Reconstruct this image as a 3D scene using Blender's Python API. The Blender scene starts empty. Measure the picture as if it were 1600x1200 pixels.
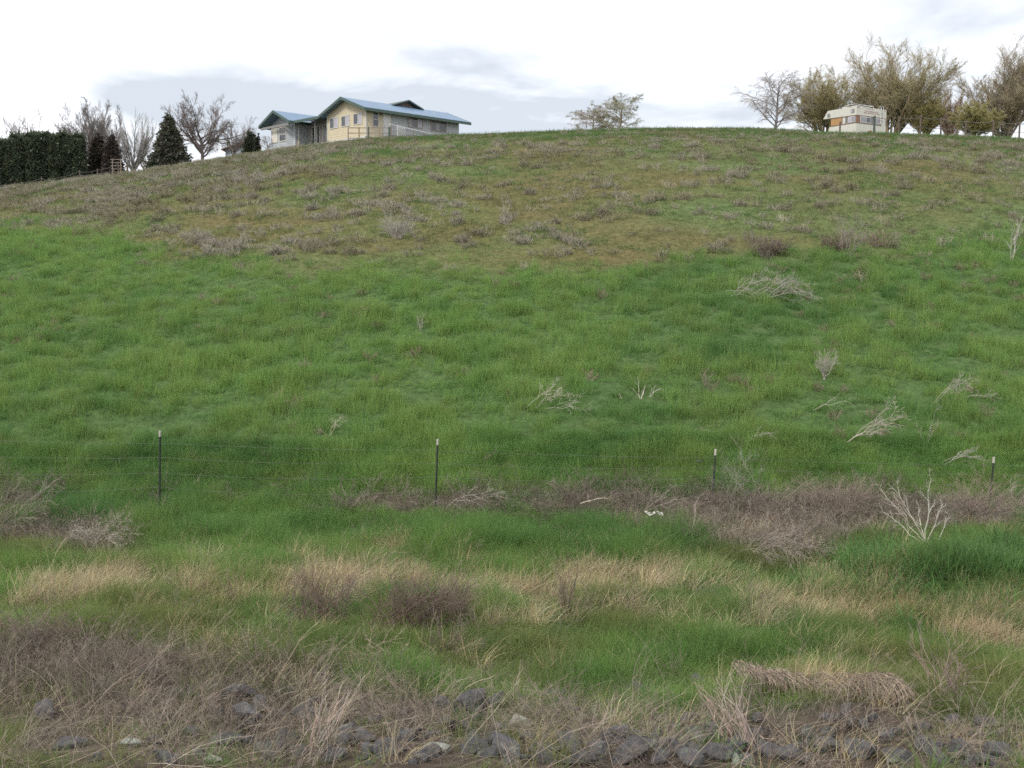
import bpy, math, numpy as np
R = math.radians
scene = bpy.context.scene
col = scene.collection

# ------------------------------------------------------------ camera
CZ = 1.6                      # eye height above the road shoulder
PITCH = R(5.04)
F = 1700.0                    # focal length in pixels of the 1600 px wide photo
cam_d = bpy.data.cameras.new("camera")
cam_d.sensor_width = 36.0
cam_d.lens = 36.0 * F / 1600.0
cam_d.clip_start = 0.1
cam_d.clip_end = 6000.0
cam = bpy.data.objects.new("camera", cam_d)
cam.location = (0, 0, CZ)
cam.rotation_euler = (R(90) - PITCH, 0, 0)
col.objects.link(cam)
scene.camera = cam

# ------------------------------------------------------------ world and sun
SUN_EL, SUN_AZ = R(48), R(-145)       # azimuth from +Y towards +X: behind and left of the camera
world = bpy.data.worlds.new("World")
scene.world = world
world.use_nodes = True
wn, wl = world.node_tree.nodes, world.node_tree.links
wn.clear()
w_out = wn.new("ShaderNodeOutputWorld")
w_bg = wn.new("ShaderNodeBackground")
sky = wn.new("ShaderNodeTexSky")
sky.sky_type = 'NISHITA'
sky.sun_disc = False
sky.sun_elevation = SUN_EL
sky.sun_rotation = SUN_AZ
sky.dust_density = 2.0
geo = wn.new("ShaderNodeTexCoord")
mapn = wn.new("ShaderNodeMapping"); mapn.inputs['Scale'].default_value = (1.0, 1.0, 3.2)
wl.new(geo.outputs['Generated'], mapn.inputs['Vector'])
n1 = wn.new("ShaderNodeTexNoise"); n1.inputs['Scale'].default_value = 6.0; n1.inputs['Detail'].default_value = 7; n1.inputs['Roughness'].default_value = .52
n1.inputs['Distortion'].default_value = .35
wl.new(mapn.outputs[0], n1.inputs['Vector'])
n2 = wn.new("ShaderNodeTexNoise"); n2.inputs['Scale'].default_value = 11.0; n2.inputs['Detail'].default_value = 6
wl.new(mapn.outputs[0], n2.inputs['Vector'])


def wmath(op, a, b=None, c=None, clamp=False):
    n = wn.new("ShaderNodeMath"); n.operation = op; n.use_clamp = clamp
    for i, v in enumerate((a, b, c)):
        if v is None: continue
        if isinstance(v, (int, float)): n.inputs[i].default_value = v
        else: wl.new(v, n.inputs[i])
    return n.outputs[0]


def wbump(direction, radius, zs=3.0):
    """soft bank of cloud around a direction of the sky"""
    d = np.array(direction, float); d /= np.linalg.norm(d)
    s = wn.new("ShaderNodeVectorMath"); s.operation = 'SUBTRACT'
    wl.new(geo.outputs['Generated'], s.inputs[0]); s.inputs[1].default_value = tuple(d)
    m = wn.new("ShaderNodeVectorMath"); m.operation = 'MULTIPLY'
    wl.new(s.outputs[0], m.inputs[0]); m.inputs[1].default_value = (1, 1, zs)
    l = wn.new("ShaderNodeVectorMath"); l.operation = 'LENGTH'
    wl.new(m.outputs[0], l.inputs[0])
    q = wmath('DIVIDE', l.outputs['Value'], radius)
    return wmath('SUBTRACT', 1.0, q, clamp=True)


b1 = wbump((-0.12, 1.0, 0.145), 0.36)
b2 = wbump((0.10, 1.0, 0.14), 0.30)
b3 = wbump((0.44, 1.0, 0.17), 0.30, 1.6)
b4 = wbump((-0.28, 1.0, 0.16), 0.14)
bs = wmath('ADD', wmath('MULTIPLY', b1, 1.25), wmath('MULTIPLY', b2, .75))
bs = wmath('ADD', bs, wmath('ADD', wmath('MULTIPLY', b3, 1.0), wmath('MULTIPLY', b4, 1.0)))
cl = wmath('ADD', wmath('MULTIPLY', n1.outputs['Fac'], 1.5), wmath('MULTIPLY', n2.outputs['Fac'], .45))
grey = wmath('MULTIPLY', bs, wmath('MULTIPLY', wmath('SUBTRACT', cl, .60), 2.3), clamp=True)
mixc = wn.new("ShaderNodeMix"); mixc.data_type = 'RGBA'
wl.new(grey, mixc.inputs['Factor'])
mixc.inputs['A'].default_value = (0.74, 0.74, 0.76, 1)       # bright overcast
mixc.inputs['B'].default_value = (0.36, 0.385, 0.42, 1)       # grey-blue underside
skys = wn.new("ShaderNodeVectorMath"); skys.operation = 'SCALE'
wl.new(sky.outputs[0], skys.inputs[0]); skys.inputs['Scale'].default_value = 0.10
mixs = wn.new("ShaderNodeMix"); mixs.data_type = 'RGBA'
mixs.inputs['Factor'].default_value = 0.10
wl.new(mixc.outputs['Result'], mixs.inputs['A'])
wl.new(skys.outputs[0], mixs.inputs['B'])
wl.new(mixs.outputs['Result'], w_bg.inputs['Color'])
w_bg.inputs['Strength'].default_value = 1.0
wl.new(w_bg.outputs[0], w_out.inputs[0])

sun_d = bpy.data.lights.new("sun", 'SUN')
sun_d.energy = 1.45
sun_d.angle = R(14)
sun_d.color = (1.0, 0.96, 0.9)
sun = bpy.data.objects.new("sun", sun_d)
sun.rotation_euler = (R(90) - SUN_EL, 0, math.pi - SUN_AZ)
col.objects.link(sun)

scene.view_settings.view_transform = 'Standard'
scene.view_settings.look = 'None'
scene.view_settings.exposure = 1.05
scene.view_settings.gamma = 1.0
scene.render.engine = 'CYCLES'
scene.cycles.filter_width = 1.6
scene.cycles.max_bounces = 3
scene.cycles.diffuse_bounces = 2
scene.cycles.transmission_bounces = 2
scene.cycles.use_denoising = False
scene.cycles.use_adaptive_sampling = True
scene.cycles.adaptive_threshold = .02

# ------------------------------------------------------------ maths helpers
CP, SP = math.cos(PITCH), math.sin(PITCH)
_tab = np.random.default_rng(7).random((256, 256))


def vnoise(x, y, s, o=0):
    x = np.asarray(x, float) / s + 31.7 * o + 1000; y = np.asarray(y, float) / s + 17.3 * o + 1000
    xi = np.floor(x).astype(int); yi = np.floor(y).astype(int)
    fx = x - xi; fy = y - yi
    fx = fx * fx * (3 - 2 * fx); fy = fy * fy * (3 - 2 * fy)
    a = _tab[xi & 255, yi & 255]; b = _tab[(xi + 1) & 255, yi & 255]
    c = _tab[xi & 255, (yi + 1) & 255]; d = _tab[(xi + 1) & 255, (yi + 1) & 255]
    return (a * (1 - fx) + b * fx) * (1 - fy) + (c * (1 - fx) + d * fx) * fy


def fbm(x, y, s, n=4, o=0):
    """about -0.5 .. 0.5"""
    t = 0; w = 0; a = 1.0
    for i in range(n):
        t = t + a * vnoise(x, y, s, o + i * 3); w += a; a *= .55; s *= .5
    return t / w - .5


def sstep(a, b, x):
    t = np.clip((x - a) / (b - a), 0, 1)
    return t * t * (3 - 2 * t)


def tan_el(py):                         # elevation slope dz/dy of a photo row
    yy = (600 - np.asarray(py, float)) / F
    return (yy * CP - SP) / (yy * SP + CP)


def ray(px, py):                        # x/y and z/y slopes through a photo pixel
    yy = (600.0 - py) / F
    dy = yy * SP + CP
    return (px - 800.0) / F / dy, (yy * CP - SP) / dy


def P(px, py, Y):
    a, b = ray(px, py)
    return np.array((a * Y, Y, b * Y + CZ))


def proj(X, Y, Z):
    z = Z - CZ
    d = Y * CP - z * SP
    u = Y * SP + z * CP
    d = np.maximum(d, .01)
    return 800 + F * X / d, 600 - F * u / d


# ------------------------------------------------------------ the terrain
YF = 22.5                               # distance of the wire fence
CREST_PX = np.array([-400, 0, 100, 200, 300, 400, 480, 560, 640, 720, 800, 1000, 1130, 1200, 1290, 1400, 1500, 1600, 2000])
CREST_PY = np.array([332, 292, 278, 268, 252, 236, 224, 215, 210, 208, 204, 198, 197, 198, 204, 206, 209, 214, 236])
CREST_T = (CREST_PX - 800) / F / 1.03
CREST_E = tan_el(CREST_PY + 5.0)
_tt = np.linspace(CREST_T[0], CREST_T[-1], 200)
_ee = np.interp(_tt, CREST_T, CREST_E)
_k = np.exp(-np.linspace(-2, 2, 11) ** 2); _k /= _k.sum()
_es = np.convolve(np.pad(_ee, 5, mode='edge'), _k, mode='valid')
DC = 95.0
PROF_Y = np.array([-9999, -60, -3, 1.0, 8.5, 10.5, 13, 16, 19, 21.3, 22.5])
PROF_Z = np.array([-1.6, -1.6, -1.6, -1.75, -4.05, -4.45, -4.72, -4.85, -4.92, -4.82, -4.62])


def ground0(X, Y):
    X = np.asarray(X, float); Y = np.asarray(Y, float)
    t = np.clip(X / np.maximum(Y, 12.0), _tt[0], _tt[-1])
    E = np.interp(t, _tt, _es)
    z0 = -4.62
    L = DC - YF
    D = E * DC - z0
    m0 = 2 * D / L - E
    c = (E * L - D) / L ** 2
    u = Y - YF
    # stop bending where the slope has fallen to nearly level
    ustop = (0.012 - m0) / (2 * c)
    uc = np.minimum(u, ustop)
    up = z0 + m0 * uc + c * uc * uc + 0.012 * np.clip(u - ustop, 0, 150)
    low = np.interp(Y, PROF_Y, PROF_Z)
    w = sstep(20.5, 25.5, Y)
    up2 = np.where(u < 0, z0 + .12 * u, up)
    return low * (1 - w) + up2 * w


def H(X, Y):
    g = ground0(X, Y)
    near = sstep(3, 10, Y)
    n = fbm(X, Y, 9, 3, 1) * .5 + fbm(X, Y, 2.2, 3, 5) * .22
    n = n * near * (1 - .45 * sstep(70, 92, Y)) * (1 - sstep(200, 400, Y))
    n = n + fbm(X, Y * 1.3, 1.6, 2, 13) * .24 * sstep(24, 28, Y) * sstep(70, 45, Y)
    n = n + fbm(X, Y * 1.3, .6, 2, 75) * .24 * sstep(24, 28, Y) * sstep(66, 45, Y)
    rise = fbm(X, Y, 1.1, 2, 9) * .16 * near * (1 - sstep(26, 34, Y))
    # a low ledge under the matted grass on the right of the ditch
    tx, ty = proj(X, Y, g + CZ)
    led = .28 * np.exp(-((tx - 1290) / 150) ** 2) * sstep(12.4, 11.9, Y + fbm(X, 0 * Y, 1.2, 2, 3) * .6) * sstep(9.6, 10.6, Y)
    mound = .27 * np.exp(-((X - 7.4) / 1.9) ** 2 - ((Y - 17.6) / .8) ** 2) * (1 + 1.6 * fbm(X, Y, .9, 2, 167))
    return g + n + rise + led + mound + CZ


def on_ground(px, py):
    """world point where the ray through a photo pixel meets the ground"""
    a, b = ray(px, py)
    Y = np.concatenate([np.arange(6, 40, .05), np.arange(40, 130, .2)])
    Z = b * Y + CZ
    G = H(a * Y, Y)
    i = np.argmax(G >= Z)
    if not (G >= Z).any(): i = np.argmin(np.abs(G - Z))
    return np.array((a * Y[i], Y[i], G[i]))


# ------------------------------------------------------------ mesh helpers
def mk_mesh(name, V, faces, mat=None, cols=None, smooth=False):
    """faces: (n,k) array or list of such arrays"""
    me = bpy.data.meshes.new(name)
    V = np.asarray(V, np.float32)
    fl = [np.asarray(f, np.int32) for f in (faces if isinstance(faces, list) else [faces]) if len(f)]
    nl = sum(f.size for f in fl); nf = sum(len(f) for f in fl)
    me.vertices.add(len(V)); me.vertices.foreach_set("co", V.ravel())
    me.loops.add(nl); me.loops.foreach_set("vertex_index", np.concatenate([f.ravel() for f in fl]))
    me.polygons.add(nf)
    tot = np.concatenate([np.full(len(f), f.shape[1], np.int32) for f in fl])
    me.polygons.foreach_set("loop_start", np.concatenate([[0], np.cumsum(tot)[:-1]]).astype(np.int32))
    me.polygons.foreach_set("use_smooth", np.full(nf, smooth))
    me.update(calc_edges=True)
    if cols is not None:
        a = me.color_attributes.new("Col", 'FLOAT_COLOR', 'POINT')
        c = np.ones((len(V), 4), np.float32); c[:, :3] = cols
        a.data.foreach_set("color", c.ravel())
    if mat: me.materials.append(mat)
    return me


def link(name, me, parent=None):
    o = bpy.data.objects.new(name, me)
    col.objects.link(o)
    if parent: o.parent = parent
    return o


def tag(o, label=None, cat=None, group=None, kind=None):
    if label: o['label'] = label
    if cat: o['category'] = cat
    if group: o['group'] = group
    if kind: o['kind'] = kind
    return o


def empty(name, loc, label, cat, group=None, rz=0):
    o = bpy.data.objects.new(name, None)
    o.empty_display_size = .3
    o.location = tuple(loc); o.rotation_euler = (0, 0, rz)
    col.objects.link(o)
    return tag(o, label, cat, group)


def nrm(v):
    return v / np.maximum(np.linalg.norm(v, axis=-1, keepdims=True), 1e-9)


def tubes(pts, rad, sides=3, cols=None):
    """pts (N,K+1,3), rad (N,K+1) -> verts, quads, vertex colours from cols (N,3)"""
    N, K1, _ = pts.shape
    tan = np.gradient(pts, axis=1) if K1 > 2 else np.repeat(pts[:, 1:] - pts[:, :1], 2, axis=1)
    tan = nrm(tan)
    ref = np.where(np.abs(tan[:, :1, 2:3]) > .85, np.array([1., .2, 0]), np.array([0.1, 0., 1.]))
    a = nrm(np.cross(tan, np.broadcast_to(ref, tan.shape)))
    b = np.cross(tan, a)
    ang = np.arange(sides) * 2 * math.pi / sides
    V = pts[:, :, None, :] + rad[:, :, None, None] * (a[:, :, None, :] * np.cos(ang)[None, None, :, None] + b[:, :, None, :] * np.sin(ang)[None, None, :, None])
    idx = np.arange(N * K1 * sides).reshape(N, K1, sides)
    nx = np.roll(idx, -1, axis=2)
    Q = np.stack([idx[:, :-1], nx[:, :-1], nx[:, 1:], idx[:, 1:]], -1).reshape(-1, 4)
    C = None
    if cols is not None:
        C = np.repeat(cols, K1 * sides, axis=0)
    return V.reshape(-1, 3), Q, C


def ribbons(pts, side, width, cols=None):
    """pts (N,K+1,3), side (N,3), width (N,K+1)"""
    N, K1, _ = pts.shape
    L = pts - side[:, None, :] * width[..., None] * .5
    Rr = pts + side[:, None, :] * width[..., None] * .5
    V = np.stack([L, Rr], 2).reshape(-1, 3)
    idx = np.arange(N * K1 * 2).reshape(N, K1, 2)
    Q = np.stack([idx[:, :-1, 0], idx[:, :-1, 1], idx[:, 1:, 1], idx[:, 1:, 0]], -1).reshape(-1, 4)
    C = np.repeat(cols, K1 * 2, axis=0) if cols is not None else None
    return V, Q, C


def join(parts):
    Vs, Qs, Cs = [], [], []
    o = 0
    for V, Q, C in parts:
        Vs.append(V); Qs.append(Q + o); o += len(V)
        if C is not None: Cs.append(C)
    return np.concatenate(Vs), np.concatenate(Qs), (np.concatenate(Cs) if Cs else None)


def curves(base, d, length, K, rng, trop=0.0, wob=.15, wind=(0, 0)):
    """march N curves; trop bends up (+) or down (-)"""
    N = len(base)
    pts = np.zeros((N, K + 1, 3)); pts[:, 0] = base
    d = nrm(d.astype(float))
    tr = np.array([wind[0], wind[1], 1.0]) * (trop if np.isscalar(trop) else 1)
    for k in range(K):
        pts[:, k + 1] = pts[:, k] + d * (length / K)[:, None]
        d = nrm(d + rng.normal(0, wob, (N, 3)) + (np.array([wind[0], wind[1], trop]))[None, :])
    return pts


def branch(pts, rad, n, t0, t1, ang, ratio, K, rng, trop=0, wob=.15, rmul=.55, taper=.35, rmin=.006, plen=None):
    M, K1, _ = pts.shape
    L = np.linalg.norm(np.diff(pts, axis=1), axis=2).sum(1)
    t = t0 + (t1 - t0) * (np.arange(n)[None, :] + rng.random((M, n))) / n
    f = t * (K1 - 1); i = np.clip(f.astype(int), 0, K1 - 2); fr = (f - i)[..., None]
    m = np.arange(M)[:, None]
    base = pts[m, i] * (1 - fr) + pts[m, i + 1] * fr
    tg = nrm(pts[m, i + 1] - pts[m, i])
    r0 = rad[m, i] * (1 - fr[..., 0]) + rad[m, i + 1] * fr[..., 0]
    rv = nrm(rng.normal(size=(M, n, 3)))
    pr = nrm(rv - (rv * tg).sum(-1, keepdims=True) * tg)
    a = R(1) * (ang + rng.normal(0, ang * .22, (M, n)))[..., None]
    d = tg * np.cos(a) + pr * np.sin(a)
    ln = L[:, None] * ratio * rng.uniform(.65, 1.2, (M, n)) * (1.1 - .45 * t)
    base = base.reshape(-1, 3); d = d.reshape(-1, 3); ln = ln.ravel()
    p = curves(base, d, ln, K, rng, trop, wob)
    rr = np.maximum(np.minimum(r0.ravel() * rmul, .9 * r0.ravel()), rmin)
    rad2 = rr[:, None] * np.linspace(1, taper, K + 1)[None, :]
    return p, rad2


def icol(rng, n, base, var=.12, hue=.05):
    base = np.asarray(base, float)
    return np.clip(base * (1 + rng.normal(0, var, (n, 1))) * (1 + rng.normal(0, hue, (n, 3))), .003, .95)


def box(x0, x1, y0, y1, z0, z1):
    V = np.array([(x, y, z) for x in (x0, x1) for y in (y0, y1) for z in (z0, z1)], float)
    Q = np.array([(0, 1, 3, 2), (4, 6, 7, 5), (0, 4, 5, 1), (2, 3, 7, 6), (0, 2, 6, 4), (1, 5, 7, 3)])
    return V, Q, None


# ------------------------------------------------------------ materials
def new_mat(name):
    m = bpy.data.materials.new(name); m.use_nodes = True
    nt = m.node_tree; nt.nodes.clear()
    return m, nt.nodes, nt.links


def mat_veg(name, inst=True, trans=.3, rough=.6, solid=None, noise=0):
    m, N, L = new_mat(name)
    out = N.new("ShaderNodeOutputMaterial")
    a = N.new("ShaderNodeAttribute"); a.attribute_name = "Col"
    c = a.outputs['Color']
    if inst:
        b = N.new("ShaderNodeAttribute"); b.attribute_name = "tint"; b.attribute_type = 'INSTANCER'
        mx = N.new("ShaderNodeMix"); mx.data_type = 'RGBA'; mx.blend_type = 'MULTIPLY'; mx.inputs['Factor'].default_value = 1
        L.new(c, mx.inputs['A']); L.new(b.outputs['Color'], mx.inputs['B']); c = mx.outputs['Result']
    if noise:
        tc = N.new("ShaderNodeTexCoord"); nz = N.new("ShaderNodeTexNoise"); nz.inputs['Scale'].default_value = noise
        nz.inputs['Detail'].default_value = 5
        L.new(tc.outputs['Object'], nz.inputs['Vector'])
        rp = N.new("ShaderNodeMapRange"); rp.inputs['To Min'].default_value = .55; rp.inputs['To Max'].default_value = 1.45
        L.new(nz.outputs['Fac'], rp.inputs['Value'])
        sc = N.new("ShaderNodeVectorMath"); sc.operation = 'SCALE'
        L.new(c, sc.inputs[0]); L.new(rp.outputs[0], sc.inputs['Scale']); c = sc.outputs[0]
    d = N.new("ShaderNodeBsdfPrincipled"); L.new(c, d.inputs['Base Color'])
    d.inputs['Roughness'].default_value = rough
    d.inputs['Specular IOR Level'].default_value = .25
    if trans:
        t = N.new("ShaderNodeBsdfTranslucent"); L.new(c, t.inputs['Color'])
        ms = N.new("ShaderNodeMixShader"); ms.inputs[0].default_value = trans
        L.new(d.outputs[0], ms.inputs[1]); L.new(t.outputs[0], ms.inputs[2]); L.new(ms.outputs[0], out.inputs[0])
    else:
        L.new(d.outputs[0], out.inputs[0])
    return m


def mat_solid(name, c, rough=.6, metal=0, n_scale=6, n_amt=.15, bump=0, wave=None, spec=.4):
    """plain colour broken by noise; wave=(axis vector, period) adds siding / ribs relief"""
    m, N, L = new_mat(name)
    out = N.new("ShaderNodeOutputMaterial"); d = N.new("ShaderNodeBsdfPrincipled")
    d.inputs['Roughness'].default_value = rough; d.inputs['Metallic'].default_value = metal
    d.inputs['Specular IOR Level'].default_value = spec
    tc = N.new("ShaderNodeTexCoord"); nz = N.new("ShaderNodeTexNoise")
    nz.inputs['Scale'].default_value = n_scale; nz.inputs['Detail'].default_value = 6
    L.new(tc.outputs['Object'], nz.inputs['Vector'])
    rp = N.new("ShaderNodeMapRange"); rp.inputs['From Min'].default_value = .25; rp.inputs['From Max'].default_value = .75
    rp.inputs['To Min'].default_value = 1 - n_amt; rp.inputs['To Max'].default_value = 1 + n_amt
    L.new(nz.outputs['Fac'], rp.inputs['Value'])
    sc = N.new("ShaderNodeVectorMath"); sc.operation = 'SCALE'
    sc.inputs[0].default_value = c; L.new(rp.outputs[0], sc.inputs['Scale'])
    L.new(sc.outputs[0], d.inputs['Base Color'])
    if wave:
        dt = N.new("ShaderNodeVectorMath"); dt.operation = 'DOT_PRODUCT'
        L.new(tc.outputs['Object'], dt.inputs[0]); dt.inputs[1].default_value = wave[0]
        q = N.new("ShaderNodeMath"); q.operation = 'DIVIDE'; L.new(dt.outputs['Value'], q.inputs[0]); q.inputs[1].default_value = wave[1]
        fr = N.new("ShaderNodeMath"); fr.operation = 'FRACT'; L.new(q.outputs[0], fr.inputs[0])
        bp = N.new("ShaderNodeBump"); bp.inputs['Strength'].default_value = .9; bp.inputs['Distance'].default_value = wave[2]
        L.new(fr.outputs[0], bp.inputs['Height']); L.new(bp.outputs[0], d.inputs['Normal'])
    elif bump:
        bp = N.new("ShaderNodeBump"); bp.inputs['Strength'].default_value = bump; bp.inputs['Distance'].default_value = .02
        L.new(nz.outputs['Fac'], bp.inputs['Height']); L.new(bp.outputs[0], d.inputs['Normal'])
    L.new(d.outputs[0], out.inputs[0])
    return m


M_GRASS = mat_veg("grass_blades", trans=.45)
M_DRY = mat_veg("dry_stems", trans=.2, rough=.7)
M_WOOD = mat_veg("bark", inst=False, trans=0, rough=.85)
M_LEAF = mat_veg("leaves", inst=False, trans=.3, rough=.6)

# ------------------------------------------------------------ zones of the hillside, read off the photo
ZB_X = [-400, 0, 120, 180, 300, 400, 600, 760, 900, 1050, 1200, 1400, 1600, 2000]
ZB_Y = [350, 362, 368, 378, 405, 412, 418, 425, 432, 408, 396, 390, 372, 360]


def upper_mask(px, py, X, Y):
    """1 on the dry upper slope, 0 on the lush slope"""
    b = np.interp(px, ZB_X, ZB_Y) + fbm(X, Y, 4, 5, 21) * 62
    return sstep(22, -24, py - b)


# (kind, px, py, rx, ry, weight)
BUMPS = [
    ('tan', 230, 915, 190, 38, 1.0), ('tan', 120, 930, 110, 22, .7), ('tan', 560, 905, 120, 30, 1.1), ('tan', 400, 935, 90, 25, .6),
    ('tan', 830, 935, 110, 42, .9), ('tan', 960, 910, 110, 30, .7), ('tan', 1080, 905, 80, 22, .9),
    ('tan', 1300, 930, 130, 45, 1.1), ('tan', 1250, 960, 110, 25, .7), ('tan', 1550, 985, 90, 40, 1.0), ('tan', 1420, 960, 70, 20, .6),
    ('tan', 1250, 1075, 120, 14, .8), ('tan', 600, 1030, 120, 25, .4), ('tan', 250, 1175, 200, 20, .4),
    ('brown', 560, 975, 130, 22, .7), ('brown', 690, 945, 50, 30, .6), ('brown', 860, 955, 60, 24, .4),
    ('brown', 80, 1045, 170, 42, 1.3), ('brown', 300, 1075, 180, 52, 1.5), ('brown', 200, 1120, 260, 55, 1.4),
    ('brown', 560, 1135, 190, 46, 1.35), ('brown', 800, 1145, 160, 36, 1.1), ('brown', 950, 1160, 150, 35, .9),
    ('brown', 1180, 1145, 160, 32, 1.1), ('brown', 1350, 1110, 90, 32, 1.2), ('brown', 1480, 1175, 160, 30, 1.1),
    ('brown', 1000, 985, 130, 24, .3), ('brown', 1180, 985, 40, 18, .5), ('brown', 60, 1000, 100, 10, .4),
    ('brush', 640, 788, 150, 17, 1.2), ('brush', 740, 785, 70, 20, .8), ('brush', 920, 790, 70, 24, 1.2), ('brush', 1030, 800, 80, 26, 1.3),
    ('brush', 1130, 800, 100, 30, 1.5), ('brush', 1280, 805, 110, 36, 1.5), ('brush', 1190, 850, 90, 20, 1.0), ('brush', 1440, 800, 110, 26, 1.2), ('brush', 1560, 805, 90, 22, 1.2),
    ('brush', 20, 790, 60, 38, 1.1), ('brush', 60, 845, 120, 22, .9), ('brush', 140, 850, 60, 24, 1.0), ('brush', 330, 775, 80, 10, .5), ('brush', 450, 770, 50, 9, .6), ('brush', 90, 765, 50, 10, .4),
    ('lush', 1475, 905, 120, 30, 2.1), ('lush', 1590, 908, 60, 30, 1.6), ('lush', 1380, 890, 50, 18, 1.1),
    ('dark', 650, 835, 460, 25, 1.0), ('dark', 1000, 845, 130, 25, .9), ('dark', 200, 800, 200, 24, .6),
    ('bright', 1200, 1010, 260, 40, 1.1), ('bright', 900, 1045, 200, 36, .6), ('bright', 500, 1010, 120, 26, .6), ('bright', 620, 880, 330, 30, .6), ('bright', 1500, 1090, 120, 40, .7), ('bright', 880, 880, 250, 25, .7),
    ('bright', 350, 985, 90, 20, .7), ('bright', 60, 900, 90, 24, .5),
]


def zone(kind, px, py):
    s = 0.0
    for k, x, y, rx, ry, w in BUMPS:
        if k == kind:
            s = s + w * np.exp(-((px - x) / rx) ** 2 - ((py - y) / ry) ** 2)
    return s


# ------------------------------------------------------------ ground sheet
def axis(core0, core1, step, lo, hi, g=1.18):
    a = list(np.arange(core0, core1 + 1e-6, step))
    s = step
    while a[-1] < hi: s *= g; a.append(a[-1] + s)
    s = step
    while a[0] > lo: s *= g; a.insert(0, a[0] - s)
    return np.array(a)


ax = axis(-62, 62, .42, -3500, 3500); ay = axis(6, 26, .22, -60, 26)
ay = np.concatenate([ay, axis(26.4, 125, .42, 26.4, 4500)])
GX, GY = np.meshgrid(ax, ay)
GZ = H(GX, GY)
idx = np.arange(GX.size).reshape(GX.shape)
GQ = np.stack([idx[:-1, :-1], idx[:-1, 1:], idx[1:, 1:], idx[1:, :-1]], -1).reshape(-1, 4)
gx, gy, gz = GX.ravel(), GY.ravel(), GZ.ravel()
gpx, gpy = proj(gx, np.maximum(gy, 5), gz)
up = upper_mask(gpx, gpy, gx, gy)[:, None]
soil_low = np.array([.060, .098, .034]); moss = np.array([.088, .104, .036]); rust = np.array([.112, .095, .042]); greenu = np.array([.085, .115, .042])
a1 = np.clip(.5 + fbm(gx, gy, 3.5, 4, 31) * 2.4, 0, 1)[:, None]
a2 = np.clip(.35 + fbm(gx, gy, 7, 4, 41) * 2.6 + .25 * sstep(235, 205, gpy) + .05 * sstep(900, 1300, gpx) - .2 * sstep(500, 100, gpx), 0, 1)[:, None]
cu = (moss * a1 + rust * (1 - a1)) * (1 - a2) + greenu * a2
br = np.clip(zone('brown', gpx, gpy) + 1.0 * sstep(1110, 1150, gpy) + zone('brush', gpx, gpy), 0, 1)[:, None] * (gy[:, None] < 26)
tn = np.clip(zone('tan', gpx, gpy), 0, 1)[:, None] * (gy[:, None] < 26)
cl_ = soil_low * (1 - br) + np.array([.075, .058, .045]) * br
cl_ = cl_ * (1 - .6 * tn) + np.array([.12, .1, .055]) * .6 * tn
gc = cu * up + cl_ * (1 - up)

m, N, L = new_mat("ground_soil")
out = N.new("ShaderNodeOutputMaterial"); d = N.new("ShaderNodeBsdfPrincipled"); d.inputs['Roughness'].default_value = .95
d.inputs['Specular IOR Level'].default_value = .1
at = N.new("ShaderNodeAttribute"); at.attribute_name = "Col"
tc = N.new("ShaderNodeTexCoord"); nz = N.new("ShaderNodeTexNoise"); nz.inputs['Scale'].default_value = 5; nz.inputs['Detail'].default_value = 9
nz.inputs['Roughness'].default_value = .7
L.new(tc.outputs['Object'], nz.inputs['Vector'])
rp = N.new("ShaderNodeMapRange"); rp.inputs['From Min'].default_value = .3; rp.inputs['From Max'].default_value = .7
rp.inputs['To Min'].default_value = .5; rp.inputs['To Max'].default_value = 1.5
L.new(nz.outputs['Fac'], rp.inputs['Value'])
sc = N.new("ShaderNodeVectorMath"); sc.operation = 'SCALE'
L.new(at.outputs['Color'], sc.inputs[0]); L.new(rp.outputs[0], sc.inputs['Scale']); L.new(sc.outputs[0], d.inputs['Base Color'])
bp = N.new("ShaderNodeBump"); bp.inputs['Strength'].default_value = .8; bp.inputs['Distance'].default_value = .08
L.new(nz.outputs['Fac'], bp.inputs['Height']); L.new(bp.outputs[0], d.inputs['Normal'])
L.new(d.outputs[0], out.inputs[0])
M_GROUND = m
ground = tag(link("ground", mk_mesh("ground", np.stack([gx, gy, gz], -1), GQ, M_GROUND, gc, smooth=True)), kind='structure')


# ------------------------------------------------------------ clumps for the ground cover
def blade_clump(seed, n, h, hv, spread, w, lean, bend, c, cv=.16, tipw=.15, wind=0.0, K=3, outward=.5):
    rng = np.random.default_rng(seed)
    r = spread * np.sqrt(rng.random(n)); a = rng.random(n) * 2 * math.pi
    base = np.stack([r * np.cos(a), r * np.sin(a), np.full(n, -.03)], -1)
    hh = np.clip(rng.normal(h, hv, n), h * .3, h * 2)
    d = np.stack([np.cos(a) * outward * r / spread, np.sin(a) * outward * r / spread, np.ones(n)], -1) + rng.normal(0, lean, (n, 3))
    d[:, 0] += wind
    p = curves(base, d, hh, K, rng, -bend, .12, (wind * .5, 0))
    sa = rng.random(n) * math.pi
    side = np.stack([np.cos(sa), np.sin(sa), np.zeros(n)], -1)
    wd = w * rng.uniform(.7, 1.3, n)[:, None] * np.linspace(1, tipw, K + 1)[None, :]
    return ribbons(p, side, wd, icol(rng, n, c, cv, .08))


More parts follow.
